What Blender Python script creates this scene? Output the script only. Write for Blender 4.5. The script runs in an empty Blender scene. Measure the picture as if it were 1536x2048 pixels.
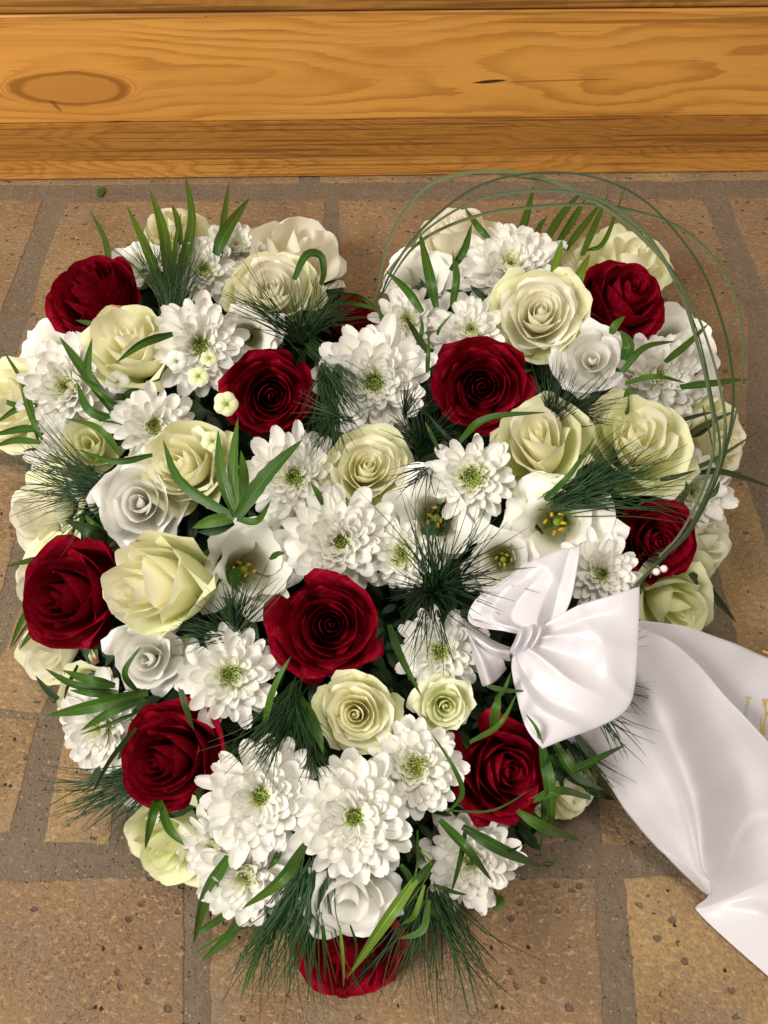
import bpy, math, random
import numpy as np
from mathutils import Vector, Matrix
from mathutils.bvhtree import BVHTree
from mathutils import noise as mnoise

random.seed(7)
rng = np.random.RandomState(7)
sc = bpy.context.scene
col = sc.collection

# ------------------------------------------------------------------ camera
TILT = math.radians(30)
CAM = Vector((0, 0, 0.52))
cd = bpy.data.cameras.new("camera")
cam = bpy.data.objects.new("camera", cd)
col.objects.link(cam)
cam.location = CAM
cam.rotation_euler = (TILT, 0, 0)
cd.sensor_fit = 'HORIZONTAL'; cd.sensor_width = 36; cd.lens = 36
cd.clip_start = 0.01; cd.clip_end = 50
sc.camera = cam
# ------------------------------------------------------------------ light
w = bpy.data.worlds.new("World"); sc.world = w; w.use_nodes = True
bg = w.node_tree.nodes['Background']
bg.inputs[0].default_value = (1.0, 0.90, 0.76, 1); bg.inputs[1].default_value = 0.29
def area(name, loc, target, size, power, color):
    ld = bpy.data.lights.new(name, 'AREA'); ld.shape = 'RECTANGLE'
    ld.size, ld.size_y = size; ld.energy = power; ld.color = color
    o = bpy.data.objects.new(name, ld); col.objects.link(o)
    o.location = loc
    o.rotation_euler = (Vector(target) - Vector(loc)).to_track_quat('-Z', 'Y').to_euler()
    return o
area("window_light", (-1.25, -0.55, 1.5), (0, 0.3, 0.05), (0.55, 0.7), 37, (1.0, 0.95, 0.87))
area("ceiling_light", (0.25, 0.25, 2.3), (0.05, 0.3, 0), (0.45, 0.45), 20, (1.0, 0.92, 0.80))
sc.view_settings.view_transform = 'Standard'
sc.view_settings.look = 'None'
sc.view_settings.exposure = 0.24
sc.view_settings.gamma = 1
sc.cycles.max_bounces = 9
sc.cycles.diffuse_bounces = 7
sc.cycles.transmission_bounces = 4
sc.cycles.transparent_max_bounces = 4

# ------------------------------------------------------------------ pixel -> world
CR = Vector((1, 0, 0)); CU = Vector((0, math.cos(TILT), math.sin(TILT))); CB = Vector((0, -math.sin(TILT), math.cos(TILT)))
def P(px, py, z):
    d = CR * ((px - 768) / 1536) + CU * ((1024 - py) / 1536) - CB
    return CAM + d * ((z - CAM.z) / d.z)
def pxs(p):                                             # metres per photograph pixel at p
    return (CAM - p).dot(CB) / 1536
OUT = [(60,760),(110,600),(230,490),(350,430),(500,440),(640,480),(700,600),(770,600),(800,500),(950,440),(1100,450),
       (1250,470),(1360,600),(1430,750),(1470,900),(1440,1080),(1400,1250),(1250,1450),(1150,1620),(1000,1780),(850,1900),
       (700,1960),(560,1900),(430,1800),(290,1700),(160,1500),(70,1300),(40,1100),(30,900)]
def inside(px, py):
    c = False; n = len(OUT)
    for i in range(n):
        x0, y0 = OUT[i]; x1, y1 = OUT[(i+1) % n]
        if (y0 > py) != (y1 > py) and px < (x1-x0)*(py-y0)/(y1-y0)+x0: c = not c
    return c
def edge_dist(px, py):
    m = 1e9; n = len(OUT)
    for i in range(n):
        x0, y0 = OUT[i]; x1, y1 = OUT[(i+1) % n]
        dx, dy = x1-x0, y1-y0
        t = max(0, min(1, ((px-x0)*dx+(py-y0)*dy)/(dx*dx+dy*dy)))
        m = min(m, math.hypot(px-x0-t*dx, py-y0-t*dy))
    return m if inside(px, py) else -m
def dome(px, py):
    d = edge_dist(px, py)
    if d <= 0: return max(0.02, 0.052 + d*0.00016)
    return 0.052 + 0.068 * min(1, d/230)**0.75

# ------------------------------------------------------------------ object helpers
def tag(o, label=None, cat=None, group=None, kind=None):
    if label: o['label'] = label
    if cat: o['category'] = cat
    if group: o['group'] = group
    if kind: o['kind'] = kind
    return o
def empty(name, mat):
    o = bpy.data.objects.new(name, None); col.objects.link(o); o.matrix_world = mat
    o.empty_display_size = 0.01
    return o
def link(name, me, parent=None, mat=None):
    o = bpy.data.objects.new(name, me); col.objects.link(o)
    if parent: o.parent = parent
    if mat is not None: o.matrix_basis = mat
    return o
def mesh(name, verts, faces, mat, uvs=None, smooth=True):
    me = bpy.data.meshes.new(name)
    me.from_pydata([tuple(v) for v in verts], [], faces)
    if mat: me.materials.append(mat)
    if uvs is not None:
        lay = me.uv_layers.new(name="UVMap")
        li = np.empty(len(me.loops), dtype=np.int32); me.loops.foreach_get('vertex_index', li)
        lay.data.foreach_set('uv', np.asarray(uvs, dtype=np.float32)[li].ravel())
    me.polygons.foreach_set('use_smooth', [smooth]*len(me.polygons))
    me.update()
    return me
def grid(name, A, mat, uv=None):                        # A: (nv, nu, 3)
    nv, nu = A.shape[:2]
    idx = np.arange(nv*nu).reshape(nv, nu)
    f = np.stack([idx[:-1,:-1], idx[:-1,1:], idx[1:,1:], idx[1:,:-1]], -1).reshape(-1,4).tolist()
    if uv is None:
        U, V = np.meshgrid(np.linspace(0,1,nu), np.linspace(0,1,nv)); uv = np.stack([U, V], -1).reshape(-1,2)
    return mesh(name, A.reshape(-1,3), f, mat, uv)
def frame(p, n, spin=0, up=None):
    q = n.to_track_quat('Z', 'Y').to_matrix().to_4x4()
    return Matrix.Translation(p) @ q @ Matrix.Rotation(spin, 4, 'Z')
def cat_rom(pts, n):                                    # smooth curve through points
    pts = np.asarray(pts, float)
    if len(pts) == 2: return pts[0] + (pts[1]-pts[0])*np.linspace(0,1,n)[:,None]
    Q = np.vstack([2*pts[0]-pts[1], pts, 2*pts[-1]-pts[-2]])
    t = np.linspace(0, len(pts)-1-1e-6, n); i = t.astype(int); f = (t-i)[:,None]
    a, b, c, d = Q[i], Q[i+1], Q[i+2], Q[i+3]
    return 0.5*((2*b)+(c-a)*f+(2*a-5*b+4*c-d)*f*f+(3*b-a-3*c+d)*f**3)

# ------------------------------------------------------------------ materials
def newmat(name):
    m = bpy.data.materials.new(name); m.use_nodes = True
    nt = m.node_tree; nt.nodes.clear()
    return m, nt, nt.nodes, nt.links
class N:                                                 # terse node builder
    def __init__(s, name):
        s.m, s.nt, s.n, s.l = newmat(name)
    def node(s, t, **kw):
        x = s.n.new(t)
        for k, v in kw.items(): setattr(x, k, v)
        return x
    def put(s, sock, v):
        if hasattr(v, 'is_linked') or isinstance(v, bpy.types.NodeSocket): s.l.new(v, sock)
        elif isinstance(v, (tuple, list)) and len(v) == 3 and sock.type == 'RGBA': sock.default_value = (*v, 1)
        else: sock.default_value = v
    def math(s, op, a, b=0.0, c=None, clamp=False):
        x = s.node('ShaderNodeMath', operation=op, use_clamp=clamp)
        s.put(x.inputs[0], a); s.put(x.inputs[1], b)
        if c is not None: s.put(x.inputs[2], c)
        return x.outputs[0]
    def mix(s, f, a, b, mode='MIX'):
        x = s.node('ShaderNodeMix', data_type='RGBA', blend_type=mode)
        s.put(x.inputs[0], f); s.put(x.inputs[6], a); s.put(x.inputs[7], b)
        return x.outputs[2]
    def noise(s, vec, scale, detail=3, rough=0.5, dist=0.0):
        x = s.node('ShaderNodeTexNoise'); s.put(x.inputs['Vector'], vec)
        x.inputs['Scale'].default_value = scale; x.inputs['Detail'].default_value = detail
        x.inputs['Roughness'].default_value = rough; x.inputs['Distortion'].default_value = dist
        return x.outputs[0]
    def vor(s, vec, scale, rnd=1.0, out=0):
        x = s.node('ShaderNodeTexVoronoi'); s.put(x.inputs['Vector'], vec)
        x.inputs['Scale'].default_value = scale; x.inputs['Randomness'].default_value = rnd
        return x.outputs[out]
    def mapr(s, vec, scale=(1,1,1), rot=(0,0,0), loc=(0,0,0)):
        x = s.node('ShaderNodeMapping'); s.put(x.inputs[0], vec)
        x.inputs['Location'].default_value = loc; x.inputs['Rotation'].default_value = rot; x.inputs['Scale'].default_value = scale
        return x.outputs[0]
    def ramp(s, f, stops):
        x = s.node('ShaderNodeValToRGB'); s.put(x.inputs[0], f)
        e = x.color_ramp.elements
        while len(e) < len(stops): e.new(0.5)
        for i, (p, c) in enumerate(stops):
            e[i].position = p; e[i].color = (*c, 1) if len(c) == 3 else c
        return x.outputs[0]
    def step(s, f, a, b):                                 # smooth 0..1 between a and b
        x = s.node('ShaderNodeMapRange', interpolation_type='SMOOTHSTEP')
        s.put(x.inputs[0], f); x.inputs[1].default_value = a; x.inputs[2].default_value = b
        return x.outputs[0]
    def bump(s, h, strength, dist):
        x = s.node('ShaderNodeBump'); s.put(x.inputs['Height'], h)
        x.inputs['Strength'].default_value = strength; x.inputs['Distance'].default_value = dist
        return x.outputs[0]
    def finish(s, color, rough=0.5, spec=0.5, normal=None, transl=0.0, tcol=None, sheen=0.0, sheencol=None, metal=0.0, coat=0.0, aniso=0.0, sss=0.0):
        b = s.node('ShaderNodeBsdfPrincipled'); o = s.node('ShaderNodeOutputMaterial')
        s.put(b.inputs['Base Color'], color); s.put(b.inputs['Roughness'], rough)
        b.inputs['Specular IOR Level'].default_value = spec; b.inputs['Metallic'].default_value = metal
        b.inputs['Coat Weight'].default_value = coat; b.inputs['Coat Roughness'].default_value = 0.15
        b.inputs['Sheen Weight'].default_value = sheen; b.inputs['Sheen Roughness'].default_value = 0.4
        if sss:
            b.inputs['Subsurface Weight'].default_value = sss; b.inputs['Subsurface Radius'].default_value = (1.0, 0.85, 0.45); b.inputs['Subsurface Scale'].default_value = 0.0035
        if aniso: b.inputs['Anisotropic'].default_value = aniso
        if sheencol: b.inputs['Sheen Tint'].default_value = (*sheencol, 1)
        if normal is not None: s.l.new(normal, b.inputs['Normal'])
        out = b.outputs[0]
        if transl > 0:
            t = s.node('ShaderNodeBsdfTranslucent'); s.put(t.inputs[0], tcol if tcol is not None else color)
            if normal is not None: s.l.new(normal, t.inputs['Normal'])
            mx = s.node('ShaderNodeMixShader'); mx.inputs[0].default_value = transl
            s.l.new(out, mx.inputs[1]); s.l.new(t.outputs[0], mx.inputs[2]); out = mx.outputs[0]
        s.l.new(out, o.inputs[0])
        return s.m

def petal_mat(name, base, mid, tip, edge=None, rough=0.5, transl=0.2, vein=0.10, sheen=0.0, blot=None, spec=0.3, p_mid=0.45, sss=0.0):
    s = N(name)
    uv = s.node('ShaderNodeTexCoord').outputs['UV']
    sep = s.node('ShaderNodeSeparateXYZ'); s.l.new(uv, sep.inputs[0])
    oi = s.node('ShaderNodeObjectInfo').outputs['Random']
    vec = s.node('ShaderNodeCombineXYZ')
    s.l.new(sep.outputs[0], vec.inputs[0]); s.l.new(sep.outputs[1], vec.inputs[1]); s.l.new(s.math('MULTIPLY', oi, 40.0), vec.inputs[2])
    blotn = s.noise(s.mapr(vec.outputs[0], (2.2, 1.6, 1)), 1.5, 2)
    vv = s.math('ADD', sep.outputs[1], s.math('MULTIPLY', s.math('SUBTRACT', blotn, 0.5), 0.35))
    c = s.ramp(vv, [(0.0, base), (p_mid, mid), (1.0, tip)])
    vn = s.noise(s.mapr(vec.outputs[0], (16, 1.6, 1)), 1.0, 4, 0.6)
    fn = s.noise(s.mapr(vec.outputs[0], (9, 9, 1)), 1.6, 3, 0.6)
    k = s.math('ADD', 1.0 - vein, s.math('MULTIPLY', vn, vein*2))
    hsv = s.node('ShaderNodeHueSaturation'); s.put(hsv.inputs['Color'], c)
    s.put(hsv.inputs['Value'], s.math('MULTIPLY', k, s.math('ADD', 0.93, s.math('MULTIPLY', oi, 0.12))))
    s.put(hsv.inputs['Saturation'], s.math('ADD', 0.85, s.math('MULTIPLY', fn, 0.3)))
    c = hsv.outputs[0]
    if edge:
        ex = s.math('ABSOLUTE', s.math('SUBTRACT', s.math('MULTIPLY', sep.outputs[0], 2), 1))
        f = s.math('MAXIMUM', s.step(sep.outputs[1], 0.93, 1.0), s.step(ex, 0.9, 1.0))
        f = s.math('MULTIPLY', f, s.step(fn, 0.35, 0.65))
        c = s.mix(s.math('MULTIPLY', f, edge[1]), c, edge[0])
    if blot:                                              # a pink or brown mark near the edge of some petals
        f = s.math('MULTIPLY', s.step(s.noise(s.mapr(vec.outputs[0], (3, 3, 1), loc=(4, 2, 9)), 1.3, 2), 0.66, 0.74), s.step(sep.outputs[1], 0.72, 0.95))
        c = s.mix(s.math('MULTIPLY', f, blot[1]), c, blot[0])
    h = s.math('ADD', vn, s.math('MULTIPLY', fn, 0.5))
    return s.finish(c, rough, spec, s.bump(h, 0.22, 0.0005), transl, None, sheen, sss=sss)

M_RED = petal_mat('red_petal', (0.10,0.0005,0.003), (0.225,0.0008,0.009), (0.26,0.001,0.013), edge=((0.12,0.0,0.005), 0.4), rough=0.7, transl=0.16, vein=0.08, sheen=0.0, spec=0.04)
M_CREAM = petal_mat('cream_petal', (0.95,0.86,0.42), (0.96,0.93,0.66), (0.97,0.95,0.76), edge=((0.97,0.95,0.80),0.6), rough=0.5, transl=0.36, vein=0.05, sss=0.5)
M_GUARD = petal_mat('green_cream_petal', (0.60,0.71,0.24), (0.85,0.89,0.50), (0.91,0.92,0.62), edge=((0.92,0.89,0.64),0.6), rough=0.5, transl=0.34, vein=0.07, blot=((0.70,0.16,0.12),0.8), sss=0.5)
M_PALE = petal_mat('pale_cream_petal', (0.95,0.87,0.55), (0.96,0.93,0.76), (0.97,0.95,0.82), edge=((0.97,0.95,0.86),0.6), rough=0.5, transl=0.36, vein=0.05, sss=0.5)
M_WHITE = petal_mat('white_petal', (0.86,0.86,0.66), (0.95,0.94,0.89), (0.96,0.95,0.92), rough=0.5, transl=0.32, vein=0.05, p_mid=0.38, sss=0.5)
M_LISI = petal_mat('lisianthus_petal', (0.34,0.38,0.07), (0.90,0.90,0.76), (0.94,0.93,0.89), rough=0.5, transl=0.24, vein=0.05, p_mid=0.50)
M_GBUD = petal_mat('green_white_petal', (0.60,0.68,0.22), (0.85,0.88,0.52), (0.92,0.92,0.70), rough=0.5, transl=0.25, vein=0.07, sss=0.5)
M_MUM = petal_mat('mum_petal', (0.76,0.80,0.40), (0.89,0.88,0.81), (0.91,0.90,0.87), rough=0.5, transl=0.34, vein=0.07, p_mid=0.32)
M_MUMC = petal_mat('mum_floret', (0.38,0.50,0.06), (0.68,0.76,0.26), (0.86,0.88,0.56), rough=0.5, transl=0.2, vein=0.05)
M_MUMW = petal_mat('mum_floret_pale', (0.50,0.60,0.14), (0.80,0.83,0.50), (0.88,0.88,0.72), rough=0.5, transl=0.2, vein=0.05)

def leaf_mat(name, a, b, rough=0.38, transl=0.18):
    s = N(name)
    uv = s.node('ShaderNodeTexCoord').outputs['UV']
    sep = s.node('ShaderNodeSeparateXYZ'); s.l.new(uv, sep.inputs[0])
    oi = s.node('ShaderNodeObjectInfo').outputs['Random']
    n1 = s.noise(s.mapr(uv, (22, 1.5, 1)), 1.0, 3)
    n2 = s.noise(s.mapr(uv, (3, 9, 1)), 1.0, 4, 0.65)
    c = s.mix(s.math('MULTIPLY', s.math('ADD', n1, n2), 0.5), a, b)
    c = s.mix(s.math('MULTIPLY', s.step(oi, 0.3, 1.0), 0.45), c, (b[0]*1.5, b[1]*1.25, b[2]*0.8))
    mid = s.step(s.math('ABSOLUTE', s.math('SUBTRACT', sep.outputs[0], 0.5)), 0.0, 0.07)
    c = s.mix(mid, (b[0]*1.6, b[1]*1.5, b[2]*1.3), c)
    h = s.math('ADD', n1, s.math('MULTIPLY', mid, 1.5))
    return s.finish(c, rough, 0.4, s.bump(h, 0.5, 0.0005), transl)
M_LEAF = leaf_mat('blade_leaf', (0.020,0.060,0.008), (0.055,0.14,0.016))
M_LEAFY = leaf_mat('yellow_green_leaf', (0.07,0.15,0.012), (0.17,0.28,0.03))
M_DARK = leaf_mat('dark_leaf', (0.006,0.020,0.006), (0.018,0.050,0.012), 0.5, 0.08)  # own green of dark leaves; on the filler leaves it paints shade
M_GREY = leaf_mat('grey_green_grass', (0.05,0.08,0.038), (0.115,0.155,0.082), 0.5, 0.1)
M_GREYD = leaf_mat('dark_grass', (0.018,0.035,0.012), (0.045,0.075,0.03), 0.35, 0.08)
def plain(name, c, rough=0.5, spec=0.5, metal=0, coat=0, nscale=60, amt=0.25, transl=0.0):
    s = N(name); g = s.node('ShaderNodeTexCoord').outputs['Object']
    n = s.noise(g, nscale, 4)
    c2 = s.mix(n, tuple(x*(1-amt) for x in c), tuple(min(1, x*(1+amt)) for x in c))
    return s.finish(c2, rough, spec, None, transl, metal=metal, coat=coat)
M_NEED = plain('pine_needle', (0.024,0.065,0.020), 0.4, 0.4, nscale=90, amt=0.6)
M_NEEDD = plain('dark_pine_needle', (0.014,0.036,0.014), 0.4, 0.4, nscale=90, amt=0.6)
M_TWIG = plain('twig_bark', (0.11,0.055,0.025), 0.8, 0.2, nscale=300)
M_CALYX = plain('calyx_green', (0.10,0.19,0.035), 0.5, 0.3, nscale=200)
M_STAMEN = plain('yellow_stamen', (0.75,0.45,0.02), 0.6, 0.2, nscale=400)
M_PISTIL = plain('green_pistil', (0.25,0.34,0.04), 0.5, 0.3, nscale=400)
M_FOAM = plain('green_foam', (0.006,0.016,0.006), 0.9, 0.05, nscale=200, amt=0.5)  # near black green, shade of the gaps put into the foam colour
M_PEARL = plain('pearl', (0.80,0.70,0.60), 0.22, 0.6, nscale=100, coat=0.6, amt=0.06)
M_WIRE = plain('silver_wire', (0.6,0.58,0.55), 0.25, 0.5, metal=1.0)

# satin
s = N('white_satin')
uv = s.node('ShaderNodeTexCoord').outputs['UV']; ob = s.node('ShaderNodeTexCoord').outputs['Object']
weave = s.noise(s.mapr(ob, (1400, 1400, 1400)), 1.0, 2)
broad = s.noise(ob, 9, 3, 0.5, 0.4)
fine = s.noise(s.mapr(ob, (60, 14, 30), rot=(0,0,0.8)), 1.0, 3)
hgt = s.math('ADD', s.math('MULTIPLY', weave, 0.05), s.math('MULTIPLY', fine, 0.18))
spots = s.step(s.noise(ob, 46, 1), 0.80, 0.83)
cc = s.mix(s.math('MULTIPLY', spots, 0.25), s.mix(broad, (0.66,0.63,0.68), (0.72,0.69,0.73)), (0.45,0.42,0.45))
M_SATIN = s.finish(cc, 0.30, 0.7, s.bump(hgt, 0.45, 0.0012), 0.10, None, sheen=0.25, aniso=0.5)
# gold foil lettering
s = N('gold_foil'); ob = s.node('ShaderNodeTexCoord').outputs['Object']
M_GOLD = s.finish(s.ramp(s.noise(ob, 55, 2), [(0.35,(0.72,0.46,0.12)),(0.55,(0.92,0.74,0.28)),(0.72,(0.45,0.75,0.95))]), 0.3, 0.5, s.bump(s.noise(ob, 900, 2), 0.2, 0.0003), metal=0.6)

# brick
def brick_mat():
    s = N('yellow_brick'); g = s.node('ShaderNodeTexCoord').outputs['Object']
    rnd = s.node('ShaderNodeObjectInfo').outputs['Random']
    big = s.noise(g, 12, 5, 0.65); mid = s.noise(g, 45, 4, 0.65); fine = s.noise(g, 520, 4, 0.8)
    c = s.ramp(big, [(0.30,(0.165,0.096,0.052)),(0.44,(0.255,0.160,0.076)),(0.62,(0.36,0.238,0.108)),(0.8,(0.215,0.138,0.085))])
    c = s.mix(s.math('MULTIPLY', s.step(mid, 0.52, 0.66), 0.5), c, (0.25,0.158,0.098))
    c = s.mix(s.math('MULTIPLY', s.step(mid, 0.46, 0.30), 0.45), c, (0.47,0.31,0.15))
    c = s.mix(s.math('MULTIPLY', rnd, 0.60), c, (0.20,0.118,0.068))
    st = s.noise(s.mapr(g, loc=(2,5,0)), 5.5, 4, 0.6)
    c = s.mix(s.math('MULTIPLY', s.step(st, 0.50, 0.68), 0.45), c, (0.14,0.088,0.056))
    gr = s.noise(s.mapr(g, (1,1.6,1), rot=(0,0,0.5)), 190, 3, 0.7)
    c = s.mix(s.math('MULTIPLY', s.step(gr, 0.50, 0.62), 0.45), c, (0.21,0.135,0.088))
    c = s.mix(s.math('MULTIPLY', s.step(gr, 0.46, 0.34), 0.5), c, (0.50,0.335,0.165))
    # chopped straw like marks in patches
    ws = None
    for rot, sc_, th in ((0.4,1,0.13),(2.0,1.25,0.11),(1.2,0.8,0.10),(2.8,1.1,0.11)):
        d = s.vor(s.mapr(s.mapr(g, rot=(0,0,rot)), (120*sc_, 430*sc_, 50), loc=(rot*3,0,0)), 1.0)
        m = s.step(d, th+0.10, th)
        ws = m if ws is None else s.math('MAXIMUM', ws, m)
    patch = s.step(s.noise(s.mapr(g, loc=(3,7,0)), 14, 3), 0.40, 0.58)
    c = s.mix(s.math('MULTIPLY', s.math('MULTIPLY', ws, patch), 0.38), c, (0.15,0.098,0.068))
    dust = s.noise(s.mapr(g, loc=(9,1,0)), 22, 4, 0.65)
    c = s.mix(s.math('MULTIPLY', s.step(dust, 0.45, 0.72), 0.55), c, (0.20,0.155,0.118))
    # pits and pebbles
    wob = s.node('ShaderNodeVectorMath', operation='ADD'); s.put(wob.inputs[0], g)
    nz = s.node('ShaderNodeTexNoise'); s.put(nz.inputs['Vector'], g); nz.inputs['Scale'].default_value = 260
    sv = s.node('ShaderNodeVectorMath', operation='SCALE'); s.l.new(nz.outputs[1], sv.inputs[0]); sv.inputs[3].default_value = 0.004
    s.l.new(sv.outputs[0], wob.inputs[1])
    pv = s.node('ShaderNodeTexVoronoi'); s.put(pv.inputs['Vector'], s.mapr(wob.outputs[0], (1,1.5,1), rot=(0,0,0.6))); pv.inputs['Scale'].default_value = 95
    sepc = s.node('ShaderNodeSeparateColor'); s.l.new(pv.outputs['Color'], sepc.inputs[0])
    pit = s.math('MULTIPLY', s.step(pv.outputs[0], 0.26, 0.16), s.step(sepc.outputs[0], 0.74, 0.78))
    c = s.mix(s.math('MULTIPLY', pit, 0.75), c, (0.085,0.062,0.05))
    pv2 = s.node('ShaderNodeTexVoronoi'); s.put(pv2.inputs['Vector'], wob.outputs[0]); pv2.inputs['Scale'].default_value = 170
    sc2 = s.node('ShaderNodeSeparateColor'); s.l.new(pv2.outputs['Color'], sc2.inputs[0])
    hole = s.math('MULTIPLY', s.step(pv2.outputs[0], 0.22, 0.12), s.step(sc2.outputs[1], 0.86, 0.88))
    c = s.mix(s.math('MULTIPLY', hole, 0.95), c, (0.012,0.009,0.008))
    k = s.math('ADD', 0.30, s.math('MULTIPLY', fine, 1.4))
    hs = s.node('ShaderNodeHueSaturation'); s.put(hs.inputs['Color'], c); s.put(hs.inputs['Value'], k)
    h = s.math('SUBTRACT', s.math('ADD', s.math('MULTIPLY', fine, 0.5), s.math('MULTIPLY', gr, 1.2)), s.math('ADD', s.math('MULTIPLY', s.math('MULTIPLY', ws, patch), 0.5), s.math('MULTIPLY', s.math('ADD', pit, hole), 1.0)))
    return s.finish(hs.outputs[0], 0.72, 0.3, s.bump(h, 0.8, 0.0020))
M_BRICK = brick_mat()
def mortar_mat():
    s = N('mortar'); g = s.node('ShaderNodeTexCoord').outputs['Object']
    big = s.noise(g, 16, 3, 0.6); fine = s.noise(g, 520, 4, 0.75); mid = s.noise(g, 90, 4, 0.6)
    c = s.mix(big, (0.150,0.108,0.074), (0.250,0.188,0.130))
    c = s.mix(s.math('MULTIPLY', s.step(mid, 0.5, 0.7), 0.4), c, (0.26,0.20,0.145))
    pv = s.node('ShaderNodeTexVoronoi'); s.put(pv.inputs['Vector'], g); pv.inputs['Scale'].default_value = 480
    sp = s.node('ShaderNodeSeparateColor'); s.l.new(pv.outputs['Color'], sp.inputs[0])
    near = s.step(pv.outputs[0], 0.36, 0.2)
    c = s.mix(s.math('MULTIPLY', s.math('MULTIPLY', near, 0.6), s.step(sp.outputs[0], 0.86, 0.90)), c, (0.52,0.46,0.38))
    c = s.mix(s.math('MULTIPLY', near, s.step(sp.outputs[1], 0.84, 0.88)), c, (0.03,0.025,0.022))
    hs = s.node('ShaderNodeHueSaturation'); s.put(hs.inputs['Color'], c); s.put(hs.inputs['Value'], s.math('ADD', 0.55, s.math('MULTIPLY', fine, 0.9)))
    h = s.math('ADD', fine, s.math('MULTIPLY', mid, 1.6))
    return s.finish(hs.outputs[0], 0.85, 0.2, s.bump(h, 0.9, 0.0026))
M_MORTAR = mortar_mat()

# ------------------------------------------------------------------ floor
floor_me = mesh('floor', [(-3,-1.5,-0.0006),(3,-1.5,-0.0006),(3,3,-0.0006),(-3,3,-0.0006)], [(0,1,2,3)], M_MORTAR, smooth=False)
floor = link('floor', floor_me); tag(floor, kind='structure')
def brick(poly):
    pts = []
    W = [P(x, y, 0) for x, y in poly]
    n = len(W)
    for i in range(n):
        a, b = W[i], W[(i+1) % n]
        k = max(2, int((b-a).length/0.0025))
        for j in range(k):
            p = a.lerp(b, j/k)
            v = mnoise.noise_vector(p*170)*0.0009 + mnoise.noise_vector(p*70)*0.0010 + mnoise.noise_vector(p*25+Vector((5,5,5)))*0.0018
            pts.append(Vector((p.x+v.x, p.y+v.y, 0)))
    c = sum(pts, Vector())/len(pts)
    m = len(pts)
    area2 = sum(pts[i].x*pts[(i+1)%m].y-pts[(i+1)%m].x*pts[i].y for i in range(m))
    if area2 < 0: pts.reverse()
    vs, fs = [], []
    tops = []
    for lay, (ins, z) in enumerate(((0.0016,0.0),(0.0006,-0.0003),(0.0,-0.004))):
        for i, p in enumerate(pts):
            t = (pts[(i+1)%m]-pts[i-1]).normalized(); nn = Vector((-t.y, t.x, 0))
            q = p + nn*ins
            vs.append((q.x-c.x, q.y-c.y, z))
    for lay in range(2):
        for i in range(m):
            a = lay*m+i; b = lay*m+(i+1)%m
            fs.append((a, a+m, b+m, b))
    fs.append(tuple(range(m)))
    o = link('brick', mesh('brick', vs, fs, M_BRICK, smooth=False), floor)
    o.location = (c.x, c.y, random.uniform(0, 0.0003))
for poly in ([(-300,1757),(371,1755),(368,2250),(-350,2250)], [(423,1758),(1188,1750),(1228,2250),(420,2250)], [(1247,1752),(1800,1745),(1900,2250),(1295,2250)],
             [(-300,1433),(80,1434),(22,1668),(-350,1672)], [(-60,1418),(10,1300),(75,1120),(160,1120),(100,1395),(84,1426)],
             [(-300,930),(60,925),(32,1090),(-25,1270),(-300,1275)], [(150,1360),(245,1360),(220,1690),(86,1682)],
             [(-400,402),(88,398),(52,500),(-35,720),(-120,900),(-400,900)], [(135,403),(650,400),(640,900),(-20,905),(30,720),(95,500)],
             [(676,400),(1408,397),(1500,640),(1490,880),(700,900)], [(1455,394),(2000,390),(2300,900),(1590,870),(1556,650)],
             [(1380,962),(1492,960),(1540,1110),(1660,1400),(1560,1420),(1478,1300),(1430,1130)], [(1540,950),(2000,950),(2200,1450),(1700,1450),(1600,1130)],
             [(880,1480),(1118,1480),(1128,1686),(880,1696)], [(1190,1480),(1600,1470),(1720,1672),(1204,1690)],
             [(290,1000),(700,1000),(700,1320),(290,1320)], [(-400,300),(600,295),(600,368),(-400,372)], [(640,295),(2000,290),(2000,358),(640,366)]):
    brick(poly)

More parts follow.
